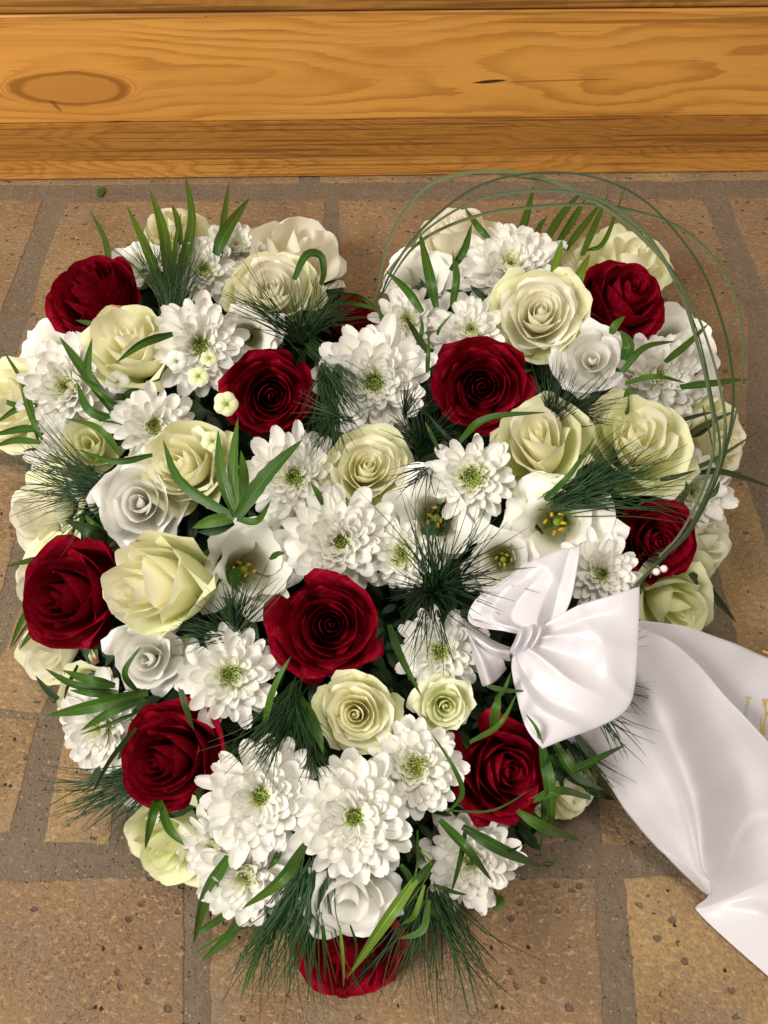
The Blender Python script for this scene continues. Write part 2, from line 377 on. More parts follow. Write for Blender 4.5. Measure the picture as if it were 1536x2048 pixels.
# ------------------------------------------------------------------ wooden base
A0 = P(0, 362, 0); B0 = P(1536, 344, 0)
e = (B0-A0).normalized(); nrm = Vector((e.y, -e.x, 0))           # toward the viewer
Mw = Matrix((( e.x, nrm.x, 0, A0.x), (e.y, nrm.y, 0, A0.y), (0,0,1,0), (0,0,0,1)))   # x along, y outward, z up
def wood_mat(name, z0, k, knot=None, dark=1.0, seed=0, cath=True):
    s = N(name); g = s.node('ShaderNodeTexCoord').outputs['Object']
    sep = s.node('ShaderNodeSeparateXYZ'); s.l.new(g, sep.inputs[0])
    X, Z = sep.outputs[0], sep.outputs[2]
    sd = s.math('MULTIPLY', s.math('SUBTRACT', Z, z0), k)
    n1 = s.noise(s.mapr(g, (2.6, 6, 11), loc=(seed,0,0)), 1.0, 2, 0.5)
    n2 = s.noise(s.mapr(g, (9, 20, 45), loc=(seed,3,0)), 1.0, 3, 0.55)
    d = s.math('ADD', 0.15 if cath else 1.2, s.math('MULTIPLY', n1, 1.5))
    r = s.math('SQRT', s.math('ADD', s.math('MULTIPLY', sd, sd), s.math('MULTIPLY', d, d)))
    r = s.math('ADD', r, s.math('MULTIPLY', n2, 0.17))
    fib0 = s.noise(s.mapr(g, (30, 200, 700), loc=(seed,7,0)), 1.0, 3, 0.65)
    r = s.math('ADD', r, s.math('MULTIPLY', fib0, 0.055))
    if knot:
        ex = s.math('MULTIPLY', s.math('SUBTRACT', X, knot[0]), 1/knot[2]); ez = s.math('MULTIPLY', s.math('SUBTRACT', Z, knot[1]), 1/knot[3])
        ez = s.math('ADD', ez, s.math('MULTIPLY', s.math('SUBTRACT', n2, 0.5), 0.5))
        e2 = s.math('SQRT', s.math('ADD', s.math('MULTIPLY', ex, ex), s.math('MULTIPLY', ez, ez)))
        gk = s.step(e2, 1.35, 0.95)
        r = s.math('ADD', s.math('MULTIPLY', r, s.math('SUBTRACT', 1, gk)), s.math('MULTIPLY', gk, 0.52))
    fr = s.math('FRACT', s.math('MULTIPLY', r, 7.5 if cath else 26))
    late = s.math('MULTIPLY', s.step(fr, 0.35, 0.9), s.step(fr, 1.0, 0.93))
    fib = s.noise(s.mapr(g, (18, 300, 1100), loc=(seed,0,0)), 1.0, 3, 0.6)
    lin = s.noise(s.mapr(g, (5, 100, 330), loc=(0,seed,0)), 1.0, 2, 0.5)
    c = s.mix(n1, (0.78*dark,0.350*dark,0.062*dark), (0.90*dark,0.450*dark,0.105*dark))
    tone = s.noise(s.mapr(g, (3.5, 8, 16), loc=(seed,9,1)), 1.0, 4, 0.6)
    c = s.mix(s.math('MULTIPLY', s.step(tone, 0.42, 0.68), 0.35), c, (0.52*dark,0.21*dark,0.032*dark))
    pat = s.noise(s.mapr(g, (7, 20, 24), loc=(seed,1,4)), 1.0, 3, 0.6)
    late = s.math('MULTIPLY', late, s.math('ADD', 0.25, s.math('MULTIPLY', s.step(pat, 0.30, 0.62), 0.85)))
    c = s.mix(s.math('MULTIPLY', late, 0.55), c, (0.40*dark,0.155*dark,0.020*dark))
    edgeg = s.step(s.math('ABSOLUTE', sd), 0.55, 0.95) if cath else 1.0
    c = s.mix(s.math('MULTIPLY', s.math('MULTIPLY', s.step(lin, 0.52, 0.64), edgeg), 0.75), c, (0.25*dark,0.10*dark,0.02*dark))
    c = s.mix(s.math('MULTIPLY', s.math('SUBTRACT', 1, fib), 0.38), c, (0.38*dark,0.15*dark,0.025*dark))
    if knot:
        e2 = s.math('ADD', e2, s.math('MULTIPLY', s.math('SUBTRACT', s.noise(s.mapr(g, (14, 14, 40)), 1.0, 3), 0.5), 0.55))
        ring = s.math('MULTIPLY', s.step(e2, 0.80, 0.95), s.step(e2, 1.14, 1.0))
        c = s.mix(s.math('MULTIPLY', s.step(e2, 1.0, 0.9), 0.75), c, (0.56*dark,0.245*dark,0.050*dark))
        c = s.mix(s.math('MULTIPLY', ring, 0.8), c, (0.28*dark,0.10*dark,0.014*dark))
    for (cx, cz, lx, lz, tilt, amt) in (CRACKS if cath else []):
        dz = s.math('SUBTRACT', s.math('SUBTRACT', Z, cz), s.math('MULTIPLY', s.math('SUBTRACT', X, cx), tilt))
        q = s.math('ADD', s.math('POWER', s.math('ABSOLUTE', s.math('DIVIDE', s.math('SUBTRACT', X, cx), lx)), 2.0), s.math('ABSOLUTE', s.math('DIVIDE', dz, lz)))
        c = s.mix(s.math('MULTIPLY', s.step(q, 1.0, 0.5), amt), c, (0.03,0.012,0.005))
    spk = s.node('ShaderNodeTexVoronoi'); s.put(spk.inputs['Vector'], s.mapr(g, (1,1,2.2))); spk.inputs['Scale'].default_value = 48
    ss = s.node('ShaderNodeSeparateColor'); s.l.new(spk.outputs['Color'], ss.inputs[0])
    c = s.mix(s.math('MULTIPLY', s.math('MULTIPLY', s.step(spk.outputs[0], 0.07, 0.03), s.step(ss.outputs[0], 0.8, 0.85)), 0.6), c, (0.08,0.03,0.01))
    h = s.math('ADD', s.math('MULTIPLY', fib, 0.6), s.math('MULTIPLY', late, 0.5))
    return s.finish(c, 0.42, 0.4, s.bump(h, 0.12, 0.0008), coat=0.25)
def on_face(px, py, off):                                  # local (x, z) on the board face seen at a pixel
    d = (P(px, py, 0)-CAM); o = A0 + nrm*off
    t = (o-CAM).dot(nrm)/d.dot(nrm); p = CAM + d*t
    return (p-A0).dot(e), p.z
kx, kz = on_face(140, 178, 0.012)
def crk(px, py, lpx, wpx, tilt, amt):
    x, z = on_face(px, py, 0.012); return (x, z, lpx*0.00052, wpx*0.00052, tilt, amt)
CRACKS = [crk(980,163,36,4.0,0.07,0.95), crk(1120,161,140,2.0,0.02,0.45), crk(235,244,36,3.5,0.03,0.75), crk(112,212,10,9,-1.2,0.5), crk(430,247,5,9,0,0.6), crk(1190,90,2,2,0,0)]
_, ZT = on_face(768, 24, 0.012); _, ZM = on_face(768, 240, 0.012); _, ZL = on_face(768, 312, 0.0)
base = empty('wooden_bench_base', Mw)
tag(base, 'varnished yellow pine bench base with an oval knot running behind the flower heart', 'bench')
def board(name, prof, mat):                               # prof: (out, z) closed, extruded along x
    xs = np.linspace(-0.9, 2.0, 12)
    n = len(prof); vs = [(x, p[0], p[1]) for x in xs for p in prof]; fs = []
    for i in range(len(xs)-1):
        for j in range(n):
            a = i*n+j; b = i*n+(j+1) % n
            fs.append((a, a+n, b+n, b))
    fs.append(tuple(range(n))); fs.append(tuple(reversed(range((len(xs)-1)*n, len(xs)*n))))
    me = mesh(name, vs, fs, mat, smooth=False)
    return link(name, me, base)
def rounded(x1, z0, z1, back=-0.02, r=0.002):
    out = [(back, z0)]
    for a in range(0, 91, 18): out.append((x1-r+r*math.sin(math.radians(a)), z0+r-r*math.cos(math.radians(a))))
    for a in range(0, 91, 18): out.append((x1-r+r*math.cos(math.radians(a)), z1-r+r*math.sin(math.radians(a))))
    out.append((back, z1))
    return out
board('face_board', rounded(0.012, ZM, ZT), wood_mat('pine_face', (ZM+ZT)/2-0.006, 1/((ZT-ZM)/2), (kx, kz, 0.050, 0.0145), seed=2.3))
board('lower_rail', [(-0.02,ZL+0.0002),(0.0008,ZL+0.0002),(0.0118,ZM-0.0004),(-0.02,ZM-0.0004)], wood_mat('pine_rail', 0.3, 3, dark=0.86, seed=5, cath=False))
board('skirting_strip', rounded(0.0, 0.0012, ZL, r=0.001), wood_mat('pine_strip', -0.2, 3, dark=0.86, seed=8, cath=False))
board('upper_board', rounded(0.013, ZT+0.0012, ZT+0.16, r=0.003), wood_mat('pine_upper', 0.6, 3, dark=0.62, seed=11, cath=False))

# ------------------------------------------------------------------ flower builders
def head(px, py, ax, ay, dz=0.0, z=None):
    zz = (dome(px, py) if z is None else z) + dz
    p = P(px, py, zz)
    t = (CAM-p).normalized(); r = (CR - t*CR.dot(t)).normalized(); u = t.cross(r)
    m = math.hypot(ax, ay)
    n = r*ax + u*ay + t*math.sqrt(max(0.0, 1-m*m))
    return p, n.normalized()
def petal_grid(rk, zt, zb, phi0, W, lip=0.1, spiral=0.08, point=0.0, ruf=0.02, seed=0, nu=13, nv=11, drop=0.25, r0=0.12, bell=1.0, flat=0.0, wbase=0.55, lipdown=0.7, liphook=0.8):
    u = np.linspace(-1, 1, nu)[None, :]; v = np.linspace(0, 1, nv)[:, None]
    rs = np.random.RandomState(seed)
    a = rs.uniform(0, 6.28, 6)
    s = np.clip((v-liphook)/(1-liphook), 0, 1)
    rr = rk*(r0 + (1-r0)*np.sin(np.pi/2*np.clip(v/0.9, 0, 1))**bell)
    Wv = W*(wbase+(1-wbase)*np.clip(v/0.6, 0, 1)**0.7)*(1-0.25*s**2)
    top = zt - drop*(zt-zb)*np.abs(u)**2.4*(0.6+0.4*v)
    z = zb + (top-zb)*(1-np.cos(np.pi/2*np.clip(v, 0, 1)))**0.8
    wob = ruf*(np.sin(3*u+a[0]) + 0.6*np.sin(7*u+a[1]) + 0.4*np.sin(12*u+a[2]))
    lp = lip*(1+0.35*np.sin(2.3*u+a[3])) + point*np.exp(-(u/0.22)**2) + wob*1.2
    r = rr*(1+spiral*u) + lp*s**1.4 + wob*v**2*0.8
    z = z - lipdown*(lip*(1+0.5*np.sin(4*u+a[4])))*s**2 + wob*v**3*1.1 + rk*0.03*np.sin(5*v+a[5])*np.sin(2*u+a[0])
    # side edges of petals roll outward slightly
    r = r + rk*0.05*np.abs(u)**4*v
    ph = phi0 + u*Wv
    r = r*(1+flat*(1/np.cos(np.clip(0.62*np.abs(u)*W, 0, 1.1))-1.12)*v)
    return np.stack([r*np.cos(ph), r*np.sin(ph), z+0*ph], -1)

def calyx_part(root, R, zb, sepals=5):
    vs, fs = [], []
    prof = [(0.16,0.10),(0.24,0.0),(0.20,-0.14),(0.07,-0.20),(0.065,-0.7)]
    n = 10
    for (r, z) in prof:
        for i in range(n):
            a = 2*math.pi*i/n; vs.append((R*r*math.cos(a), R*r*math.sin(a), zb+R*z))
    for j in range(len(prof)-1):
        for i in range(n):
            fs.append((j*n+i, j*n+(i+1)%n, (j+1)*n+(i+1)%n, (j+1)*n+i))
    link('calyx', mesh('calyx', vs, fs, M_CALYX), root)
    for k in range(sepals):
        L = R*random.uniform(0.8, 1.05); a = 2*math.pi*k/sepals + random.uniform(-.2,.2)
        v = np.linspace(0, 1, 8)[:, None]; u = np.linspace(-1, 1, 5)[None, :]
        wd = R*0.17*np.sin(np.pi*np.clip(v*0.82+0.14, 0, 1))*(1-v**3)
        rr = R*0.22 + L*np.sin(v*1.2)*0.75; zz = zb + L*(1-np.cos(v*1.35))*0.45 - 0.05*R
        x = rr; y = u*wd; z = zz - 0.25*np.abs(y) + 0*u
        A = np.stack([x*math.cos(a)-y*math.sin(a)+0*z, x*math.sin(a)+y*math.cos(a)+0*z, z], -1)
        link('sepal', grid('sepal', A, M_LEAF), root)

def rose(name, px, py, Rpx, ax, ay, mat, label, group, dz=0, z=None, n=25, outer=None, nout=5, H=0.95, tight=1.12, lip=0.10, ruf=0.009, spin=None, outer_ext=1.0, seed=None, sep=True, point=0.03, cat='rose', inner=0.035, bell=0.75):
    Rpx *= 1.06 if z is None else 1.12
    p, nn = head(px, py, ax, ay, dz, z if z is None else z+0.008)
    R = Rpx*pxs(p)
    seed = int(px*7+py*13) if seed is None else seed
    rs = random.Random(seed)
    root = empty(name, frame(p - nn*R*0.35, nn, rs.uniform(0, 6.28) if spin is None else spin))
    tag(root, label, cat, group)
    zb = -0.55*R
    sqx, shx, shy = rs.uniform(0.86, 0.98), rs.uniform(-.10, .10), rs.uniform(-.10, .10); fl = rs.uniform(0.12, 0.40)
    for k in range(n):
        t = k/(n-1)
        rk = R*(inner + (0.90-inner)*t**tight)
        W = math.radians(105 - 46*t**0.6)*rs.uniform(0.9, 1.08)
        zt = R*H*(0.84 + 0.10*math.sin(math.pi*min(1, t*1.3))) - R*0.42*t**2.6 - 0.0
        isout = k >= n-nout
        lp = R*(-0.035*(1-t)**2 + (lip)*t**1.6)*rs.uniform(0.7, 1.3)
        A = petal_grid(rk*rs.uniform(0.96, 1.04)*(outer_ext if isout else 1), zt, zb*(0.7+0.3*t), k*2.39996+rs.uniform(-.25,.25), W, lp, 0.07*(1 if t < .7 else rs.choice((-1,1))),
                       R*point*(t**2)*rs.uniform(0.2, 1.6), R*ruf*(0.10+1.1*t*t), seed*50+k, drop=0.06+0.20*t, r0=0.13, bell=0.95+bell*t, flat=fl*t)
        A[..., 0] = A[..., 0]*sqx + R*shx*(1-t)**1.5*np.clip((A[..., 2]-zb)/(R*1.4), 0, 1); A[..., 1] += R*shy*(1-t)**1.5*np.clip((A[..., 2]-zb)/(R*1.4), 0, 1)
        link('petal', grid('petal', A, outer if (outer and isout) else mat), root)
    if sep: calyx_part(root, R, zb)
    return root

def lisianthus(name, px, py, Rpx, ax, ay, label, group, dz=0, z=None, mat=None, n1=4, seed=None, depth=1.15, spin=0.0, stamens=True, openr=0.50, liph=0.26, cat='lisianthus', sep=True):
    Rpx *= 1.05 if z is None else 1.1
    p, nn = head(px, py, ax, ay, dz, z)
    R = Rpx*pxs(p); seed = int(px*3+py*11) if seed is None else seed
    rs = random.Random(seed)
    root = empty(name, frame(p - nn*R*0.35, nn, spin)); tag(root, label, cat, group)
    zb = -0.9*R*depth
    for lay in range(2):
        for k in range(n1):
            rk = R*(openr if lay == 0 else openr*1.30)*rs.uniform(0.94, 1.06)
            A = petal_grid(rk, R*(0.52 if lay == 0 else 0.40), zb, (k+0.5*lay)*2*math.pi/n1+rs.uniform(-.15,.15), math.radians(66), R*liph*rs.uniform(.8,1.15)*(1 if lay == 0 else 1.55), 0.12, 0,
                           R*0.022, seed*40+lay*10+k, nu=19, nv=17, drop=0.07, r0=0.16, bell=0.62, lipdown=0.55, liphook=0.78)
            link('petal', grid('petal', A, mat or M_LISI), root)
    if stamens:
        vs, fs = [], []
        for k in range(6):
            a = k*1.05+rs.random()*.4; r = R*rs.uniform(0.12, 0.25); c = np.array((r*math.cos(a), r*math.sin(a), zb+R*rs.uniform(0.50, 0.72)))
            blob(vs, fs, c, R*0.048, (1.5, 0.8, 0.9), rs)
        link('stamens', mesh('stamens', vs, fs, M_STAMEN), root)
        vs, fs = [], []
        for k in range(8):
            blob(vs, fs, np.array((0, 0, zb+R*(0.12+0.07*k))), R*(0.11 if k < 5 else 0.09), (1, 1, 1), rs)
        link('pistil', mesh('pistil', vs, fs, M_PISTIL), root)
    if sep: calyx_part(root, R*0.8, zb)
    return root
def blob(vs, fs, c, r, sc_, rs, nu=7, nv=5):
    b = len(vs); rot = rs.uniform(0, 3.14)
    for j in range(nv):
        th = math.pi*(j+0.02)/(nv-1+0.04)
        for i in range(nu):
            a = 2*math.pi*i/nu; x, y, z = r*sc_[0]*math.sin(th)*math.cos(a), r*sc_[1]*math.sin(th)*math.sin(a), r*sc_[2]*math.cos(th)
            vs.append((c[0]+x*math.cos(rot)-y*math.sin(rot), c[1]+x*math.sin(rot)+y*math.cos(rot), c[2]+z))
    for j in range(nv-1):
        for i in range(nu): fs.append((b+j*nu+i, b+(j+1)*nu+i, b+(j+1)*nu+(i+1)%nu, b+j*nu+(i+1)%nu))

# chrysanthemum petal prototypes: length 1 along X, tip up
def mum_petal(w, curve, cup, notch, seed, nu=5, nv=8, hook=0.0, mat=None):
    rs = np.random.RandomState(seed)
    vv = np.array([0, 0.18, 0.40, 0.62, 0.80, 0.92, 0.98, 1.0])[:, None]; u = np.linspace(-1, 1, nu)[None, :]
    body = 0.34+0.66*np.sin(np.clip(vv/0.72, 0, 1)*np.pi/2)**1.3
    tip = np.sqrt(np.clip(1-np.clip((vv-0.70)/0.305, 0, 1)**2, 0.0, 1))
    wd = w*body*tip
    x = vv + 0*u - 0.02*(np.abs(u) < 0.1)*(vv > 0.97)
    y = u*wd + rs.uniform(-0.07, 0.07)*vv**2
    z = curve*vv**2 + cup*wd*(u**2)*1.2 - 0.16*cup*w*np.exp(-(u/0.3)**2)*vv - hook*vv**6 + rs.uniform(-.02,.02)*np.sin(vv*5)
    uvu = (0.5+0.5*u)+0*vv; uvv = vv+0*u
    return grid('mum_petal', np.stack([x, y, z+0*y], -1), mat or M_MUM, np.stack([uvu, uvv], -1).reshape(-1, 2))
MP_OUT = [mum_petal(w_, c_, k_, 0.05, i) for i, (w_, c_, k_) in enumerate([(0.175,0.18,0.40),(0.155,0.26,0.5),(0.19,0.12,0.35),(0.17,0.30,0.45),(0.145,0.20,0.6),(0.18,0.05,0.35)])]
MP_IN = [mum_petal(w_, c_, k_, 0.05, 20+i, hook=h_) for i, (w_, c_, k_, h_) in enumerate([(0.19,0.12,0.6,0.05),(0.17,0.02,0.7,0.1),(0.21,0.18,0.55,0.0),(0.16,-0.06,0.7,0.0)])]
def mum(px, py, Rpx, ax, ay, label, dz=0, z=None, n=78, core=0.20, pale=False, flat=0.0, seed=None, sq=1.0, dens=46):
    Rpx *= 1.07 if z is None else 1.14; n = int(n*1.2)
    p, nn = head(px, py, ax, ay, dz, z if z is None else z+0.008)
    R = Rpx*pxs(p); seed = int(px*5+py*3) if seed is None else seed
    rs = random.Random(seed)
    root = empty('chrysanthemum', frame(p - nn*R*0.22, nn, rs.uniform(0, 6.28))); tag(root, label, 'chrysanthemum', 'white chrysanthemums in the heart')
    for i in range(n):
        t = i/(n-1)
        az = i*2.39996 + rs.uniform(-.12, .12)
        el = math.radians(-12 + 76*t**1.15 + rs.uniform(-6, 6) - flat)
        L = R*(0.90 - 0.54*t**0.9)*rs.uniform(0.9, 1.08)
        r0 = R*(0.14 - 0.04*t); zb = R*(0.0 + 0.12*t)
        me = rs.choice(MP_OUT if t < 0.72 else MP_IN)
        wsc = 0.98+0.25*t
        M = Matrix.Rotation(az, 4, 'Z') @ Matrix.Translation((r0, 0, zb)) @ Matrix.Rotation(-el, 4, 'Y') @ Matrix.Rotation(rs.uniform(-.35,.35), 4, 'X') @ Matrix.Rotation(rs.uniform(-.12,.12), 4, 'Z') @ Matrix.Diagonal((L, L*wsc*rs.uniform(.88,1.15), L*(rs.uniform(.6,1.3) if rs.random() > 0.12 else rs.uniform(-1.2,-.3)), 1))
        link('petal', me, root, M)
    # centre of tight green florets
    vs, fs, uvs = [], [], []
    for i in range(dens):
        t = i/(dens-1); az = i*2.39996
        rr = R*core*(0.15+0.85*(1-t)**0.6)
        cs = min(1.1, core/0.25)**0.8; L = R*(0.20*(1-t)+0.11)*cs; wd = R*(0.030+0.014*(1-t))*cs
        lean = 0.9*(1-t) - 0.35 + rs.uniform(-.15,.15)
        b = len(vs)
        ca, sa = math.cos(az), math.sin(az)
        for j in range(5):
            v = j/4; wj = wd*(0.8+0.5*math.sin(v*2.6))*(1 if j < 4 else 0.55)
            q = lean*(0.6-v*1.3 if t < .6 else 0.3-v)
            rad = rr*0.75 + L*v*math.sin(lean*0.8) - L*0.22*v*v*(1 if t < .9 else 0)
            zz = R*0.10 + L*1.25*v*math.cos(lean*0.6) - R*0.06*t
            for uu in (-1, 0, 1):
                x = rad - abs(uu)*wj*-0.5; y = uu*wj
                vs.append((x*ca-y*sa, x*sa+y*ca, zz)); uvs.append((0.5+uu*.5, v*(0.9-0.35*t)))
        for j in range(4):
            for q in range(2):
                a0 = b+j*3+q; fs.append((a0, a0+1, a0+4, a0+3))
    c = link('floret_centre', mesh('floret_centre', vs, fs, M_MUMW if pale else M_MUMC, uvs), root)
    c['kind'] = 'stuff'
    # green base under the petals
    vs, fs = [], []
    blob(vs, fs, np.array((0, 0, -R*0.05)), R*0.22, (1, 1, 0.9), rs, 10, 7)
    link('calyx', mesh('calyx', vs, fs, M_CALYX), root)
    return root

# ------------------------------------------------------------------ leaves
def blade_mesh(pts, wpx, mat, seg=16, fold=0.35, roll=None, serr=0.0, tipw=0.0, rootw=0.55, seed=0):
    """pts: (px, py, dz) from root to tip, dz above the dome of flowers."""
    rs = random.Random(seed+int(pts[0][0]*3+pts[-1][1]))
    W = [P(x, y, max(0.002, dome(x, y)+dz+(0.016*min(1, max(0, edge_dist(x, y)+40)/60)*(1 if edge_dist(x, y) < 170 else 0.4)))) for x, y, dz in pts]
    C = cat_rom([tuple(p) for p in W], seg)
    T = np.gradient(C, axis=0); T /= np.linalg.norm(T, axis=1)[:, None]
    mid = Vector(C[seg//2]); s_ = pxs(mid)
    view = np.array((CAM-mid).normalized())
    ro = rs.uniform(-0.5, 0.5) if roll is None else roll
    rows = []
    for i in range(seg):
        t = i/(seg-1)
        side = np.cross(T[i], view); ln = np.linalg.norm(side); side = side/(ln if ln > 1e-4 else 1)
        nn = np.cross(side, T[i])
        a = ro + 0.5*math.sin(t*2+ro)
        sd = side*math.cos(a)+nn*math.sin(a); nm = -side*math.sin(a)+nn*math.cos(a)
        w_ = wpx*s_*0.5*(rootw+(1-rootw)*min(1, t*3.5))*(1-(max(0, t-0.35)/0.65)**2.2*(1-tipw))
        w_ *= 1+serr*math.sin(i*2.9)
        rows.append([C[i]+sd*w_*u+nm*(abs(u)*w_*fold) for u in (-1, -0.5, 0, 0.5, 1)])
    A = np.array(rows)
    return A, mat
def sprig(name, label, blades, group='green leaf sprigs in the heart', cat='leaves', mat=None, root=None, **kw):
    r = root or blades[0][0][0]
    base_p = P(r[0], r[1], max(0.003, dome(r[0], r[1])+(r[2] if len(r) > 2 else 0)))
    o = empty(name, Matrix.Translation(base_p)); tag(o, label, cat, group)
    off = np.array(base_p)
    for b in blades:
        pts, wpx = b[0], b[1]; m = b[2] if len(b) > 2 else (mat or M_LEAF); k2 = dict(kw); k2.update(b[3] if len(b) > 3 else {})
        A, m = blade_mesh(pts, wpx, m, **k2)
        link('leaf', grid('leaf', A-off, m), o)
    return o

def pine(label, root, fans, mat=None, r=0.00042, group='pine sprigs in the heart', twig=True):
    """fans: (x, y, angle_deg_from_right_ccw, spread_deg, length_px, count, dz0, dz1)"""
    rs = random.Random(int(root[0]*root[1]))
    bp = P(root[0], root[1], max(0.003, dome(root[0], root[1])))
    o = empty('pine_sprig', Matrix.Translation(bp)); tag(o, label, 'pine sprig', group)
    vs, fs = [], []
    for (x, y, ang, spread, L, cnt, dz0, dz1) in fans:
        for i in range(int(cnt*(0.72 if dz1 > 0.005 else 0.55))):
            a = math.radians(ang + spread*rs.uniform(-1, 1)*rs.uniform(0.35, 1)); l = L*rs.uniform(0.55, 1.1)
            x0, y0 = x+rs.gauss(0, L*0.05), y+rs.gauss(0, L*0.05)
            bend = rs.uniform(-0.30, 0.30)
            ez = dz1+rs.uniform(-0.012, 0.012)
            cp = []
            for t in (0, 0.5, 1):
                aa = a+bend*t
                xx, yy = x0+l*t*math.cos(aa), y0-l*t*math.sin(aa)
                zz = max(0.0015, (1-t)*(dome(x0, y0)+dz0)+t*(dome(x0+l*math.cos(a)*.6, y0-l*math.sin(a)*.6)+ez) + 0.006*math.sin(math.pi*t))
                cp.append(tuple(P(xx, yy, zz)-bp))
            C = cat_rom(cp, 7)
            T = np.gradient(C, axis=0); T /= np.linalg.norm(T, axis=1)[:, None]
            q = np.cross(T[0], (0.3, 0.2, 0.9)); q /= np.linalg.norm(q)
            b = len(vs)
            for j in range(7):
                n1 = np.cross(T[j], q); rad = r*(1-0.75*(j/6)**2)
                for k in range(3):
                    an = k*2.094; vs.append(C[j]+(q*math.cos(an)+n1*math.sin(an))*rad)
            for j in range(6):
                for k in range(3): fs.append((b+j*3+k, b+j*3+(k+1)%3, b+(j+1)*3+(k+1)%3, b+(j+1)*3+k))
    nd = link('needles', mesh('needles', vs, fs, mat or M_NEED), o); nd['kind'] = 'stuff'
    if twig:
        vs, fs = [], []
        for (x, y, *_rest) in fans[:6]:
            blob(vs, fs, np.array(P(x, y, dome(x, y)+_rest[4]-0.001)-bp), 0.0016, (1.2, 1, 1), rs)
        link('twig', mesh('twig', vs, fs, M_TWIG), o)
    return o

# ------------------------------------------------------------------ heart base (foam and filler foliage, coloured dark as shade in the gaps)
vs, fs, rows = [], [], {}
ctr = (750, 1150)
NB, NR = 72, 12
poly = cat_rom(OUT+[OUT[0]], NB+1)[:-1]
for j in range(NR+1):
    s_ = j/NR
    for i in range(NB):
        x = ctr[0]+(poly[i][0]-ctr[0])*s_*0.95; y = ctr[1]+(poly[i][1]-ctr[1])*s_*0.95
        vs.append(P(x, y, max(0.004, dome(x, y)-0.042)))
for i in range(NB):
    x = ctr[0]+(poly[i][0]-ctr[0])*0.93; y = ctr[1]+(poly[i][1]-ctr[1])*0.93
    q = P(x, y, 0.01); vs.append(Vector((q.x, q.y, 0.0005)))
for j in range(NR+1):
    for i in range(NB):
        fs.append((j*NB+i, j*NB+(i+1)%NB, (j+1)*NB+(i+1)%NB, (j+1)*NB+i))
fb = link('heart_foam_base', mesh('heart_foam_base', vs, fs, M_FOAM))
tag(fb, 'dark green heart shaped foam base hidden under all the flowers', 'foam base')
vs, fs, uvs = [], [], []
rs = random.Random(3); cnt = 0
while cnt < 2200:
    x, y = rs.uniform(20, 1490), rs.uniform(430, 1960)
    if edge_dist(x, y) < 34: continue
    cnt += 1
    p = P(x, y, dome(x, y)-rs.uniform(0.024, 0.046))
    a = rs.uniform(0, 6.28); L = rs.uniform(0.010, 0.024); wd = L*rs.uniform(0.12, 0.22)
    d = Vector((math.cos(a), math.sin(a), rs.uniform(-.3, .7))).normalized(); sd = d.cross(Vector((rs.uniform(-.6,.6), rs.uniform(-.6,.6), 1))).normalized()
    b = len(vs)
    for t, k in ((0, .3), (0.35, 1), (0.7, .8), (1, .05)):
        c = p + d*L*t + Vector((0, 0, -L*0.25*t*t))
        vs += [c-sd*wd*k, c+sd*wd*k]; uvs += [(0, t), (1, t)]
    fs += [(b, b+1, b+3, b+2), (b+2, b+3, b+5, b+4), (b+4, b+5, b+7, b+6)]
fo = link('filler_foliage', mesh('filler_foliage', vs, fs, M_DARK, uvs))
tag(fo, 'filler leaves added between the flower heads, coloured dark for shaded gaps', 'foliage', kind='stuff')

# ------------------------------------------------------------------ red roses
GR = 'red roses in the heart'
def red(px, py, R, ax, ay, label, **k): return rose('red_rose', px, py, R*0.955, ax, ay, M_RED, label, GR, **k)
red(655,1255,115,-0.02,0.0, 'largest red rose, fully open, in the centre of the heart', n=28, dz=0.012)
red(537,792,98,0.02,-0.08, 'red rose with the small star blossom at its left edge', n=27, dz=0.004, H=1.0)
red(963,775,102,0.02,-0.05, 'open red rose between the cream roses, right of the large white chrysanthemum', n=27, dz=0.006)
red(192,598,104,-0.42,0.62, 'red rose seen from the side at the top left of the heart', n=25, dz=0.012, H=1.15)
red(1243,605,98,0.45,0.52, 'red rose seen from the side at the top right under the grass loops', n=25, dz=0.012, H=1.15)
red(705,628,66,0.0,0.85, 'small half hidden red rose down in the notch of the heart', n=18, dz=-0.006)
red(155,1195,122,-0.55,-0.05, 'red rose turned to the left edge below the long pine needles', n=26, dz=0.010, H=1.15)
red(1312,1080,92,0.30,0.02, 'red rose under the pearl pin and grass ends', n=27, dz=0.006)
red(348,1515,118,-0.42,-0.12, 'red rose tilted to the left at the lower left, dark blade over its top', n=25, dz=0.010, H=1.15, nout=5)
red(1003,1540,108,0.38,-0.10, 'red rose just below the white bow', n=26, dz=0.004, H=1.1)
red(706,1905,126,0.0,-0.78, 'red rose facing down at the bottom tip of the heart', n=20, z=0.040, H=0.9, lip=0.2)

# ------------------------------------------------------------------ cream roses
GC = 'cream roses in the heart'
def cream(px, py, R, ax, ay, label, mat=None, outer=M_GUARD, **k):
    k.setdefault('lip', 0.14); k.setdefault('nout', 5); k.setdefault('point', 0.06); k.setdefault('ruf', 0.014)
    return rose('cream_rose', px, py, R, ax, ay, mat or M_CREAM, label, GC, outer=outer, **k)
cream(715,1425,88,-0.05,-0.02, 'yellow cream rose with a tight round spiral right below the central red rose', n=24, dz=0.010, spin=1.0)
cream(732,940,84,0.10,0.25, 'cream rose in the middle of the heart with a green outer petal at its left', n=24, dz=0.006, nout=4, outer_ext=1.12, spin=2.0)
cream(1078,632,98,0.05,0.28, 'large pale cream rose with pink edged outer petals left of the side-on red rose', n=26, dz=0.012, outer_ext=1.02, mat=M_PALE)
cream(1085,900,104,-0.12,0.48, 'cream rose with wide green outer petals below the open red rose', n=18, dz=0.004, outer_ext=1.08, tight=1.25, H=1.35)
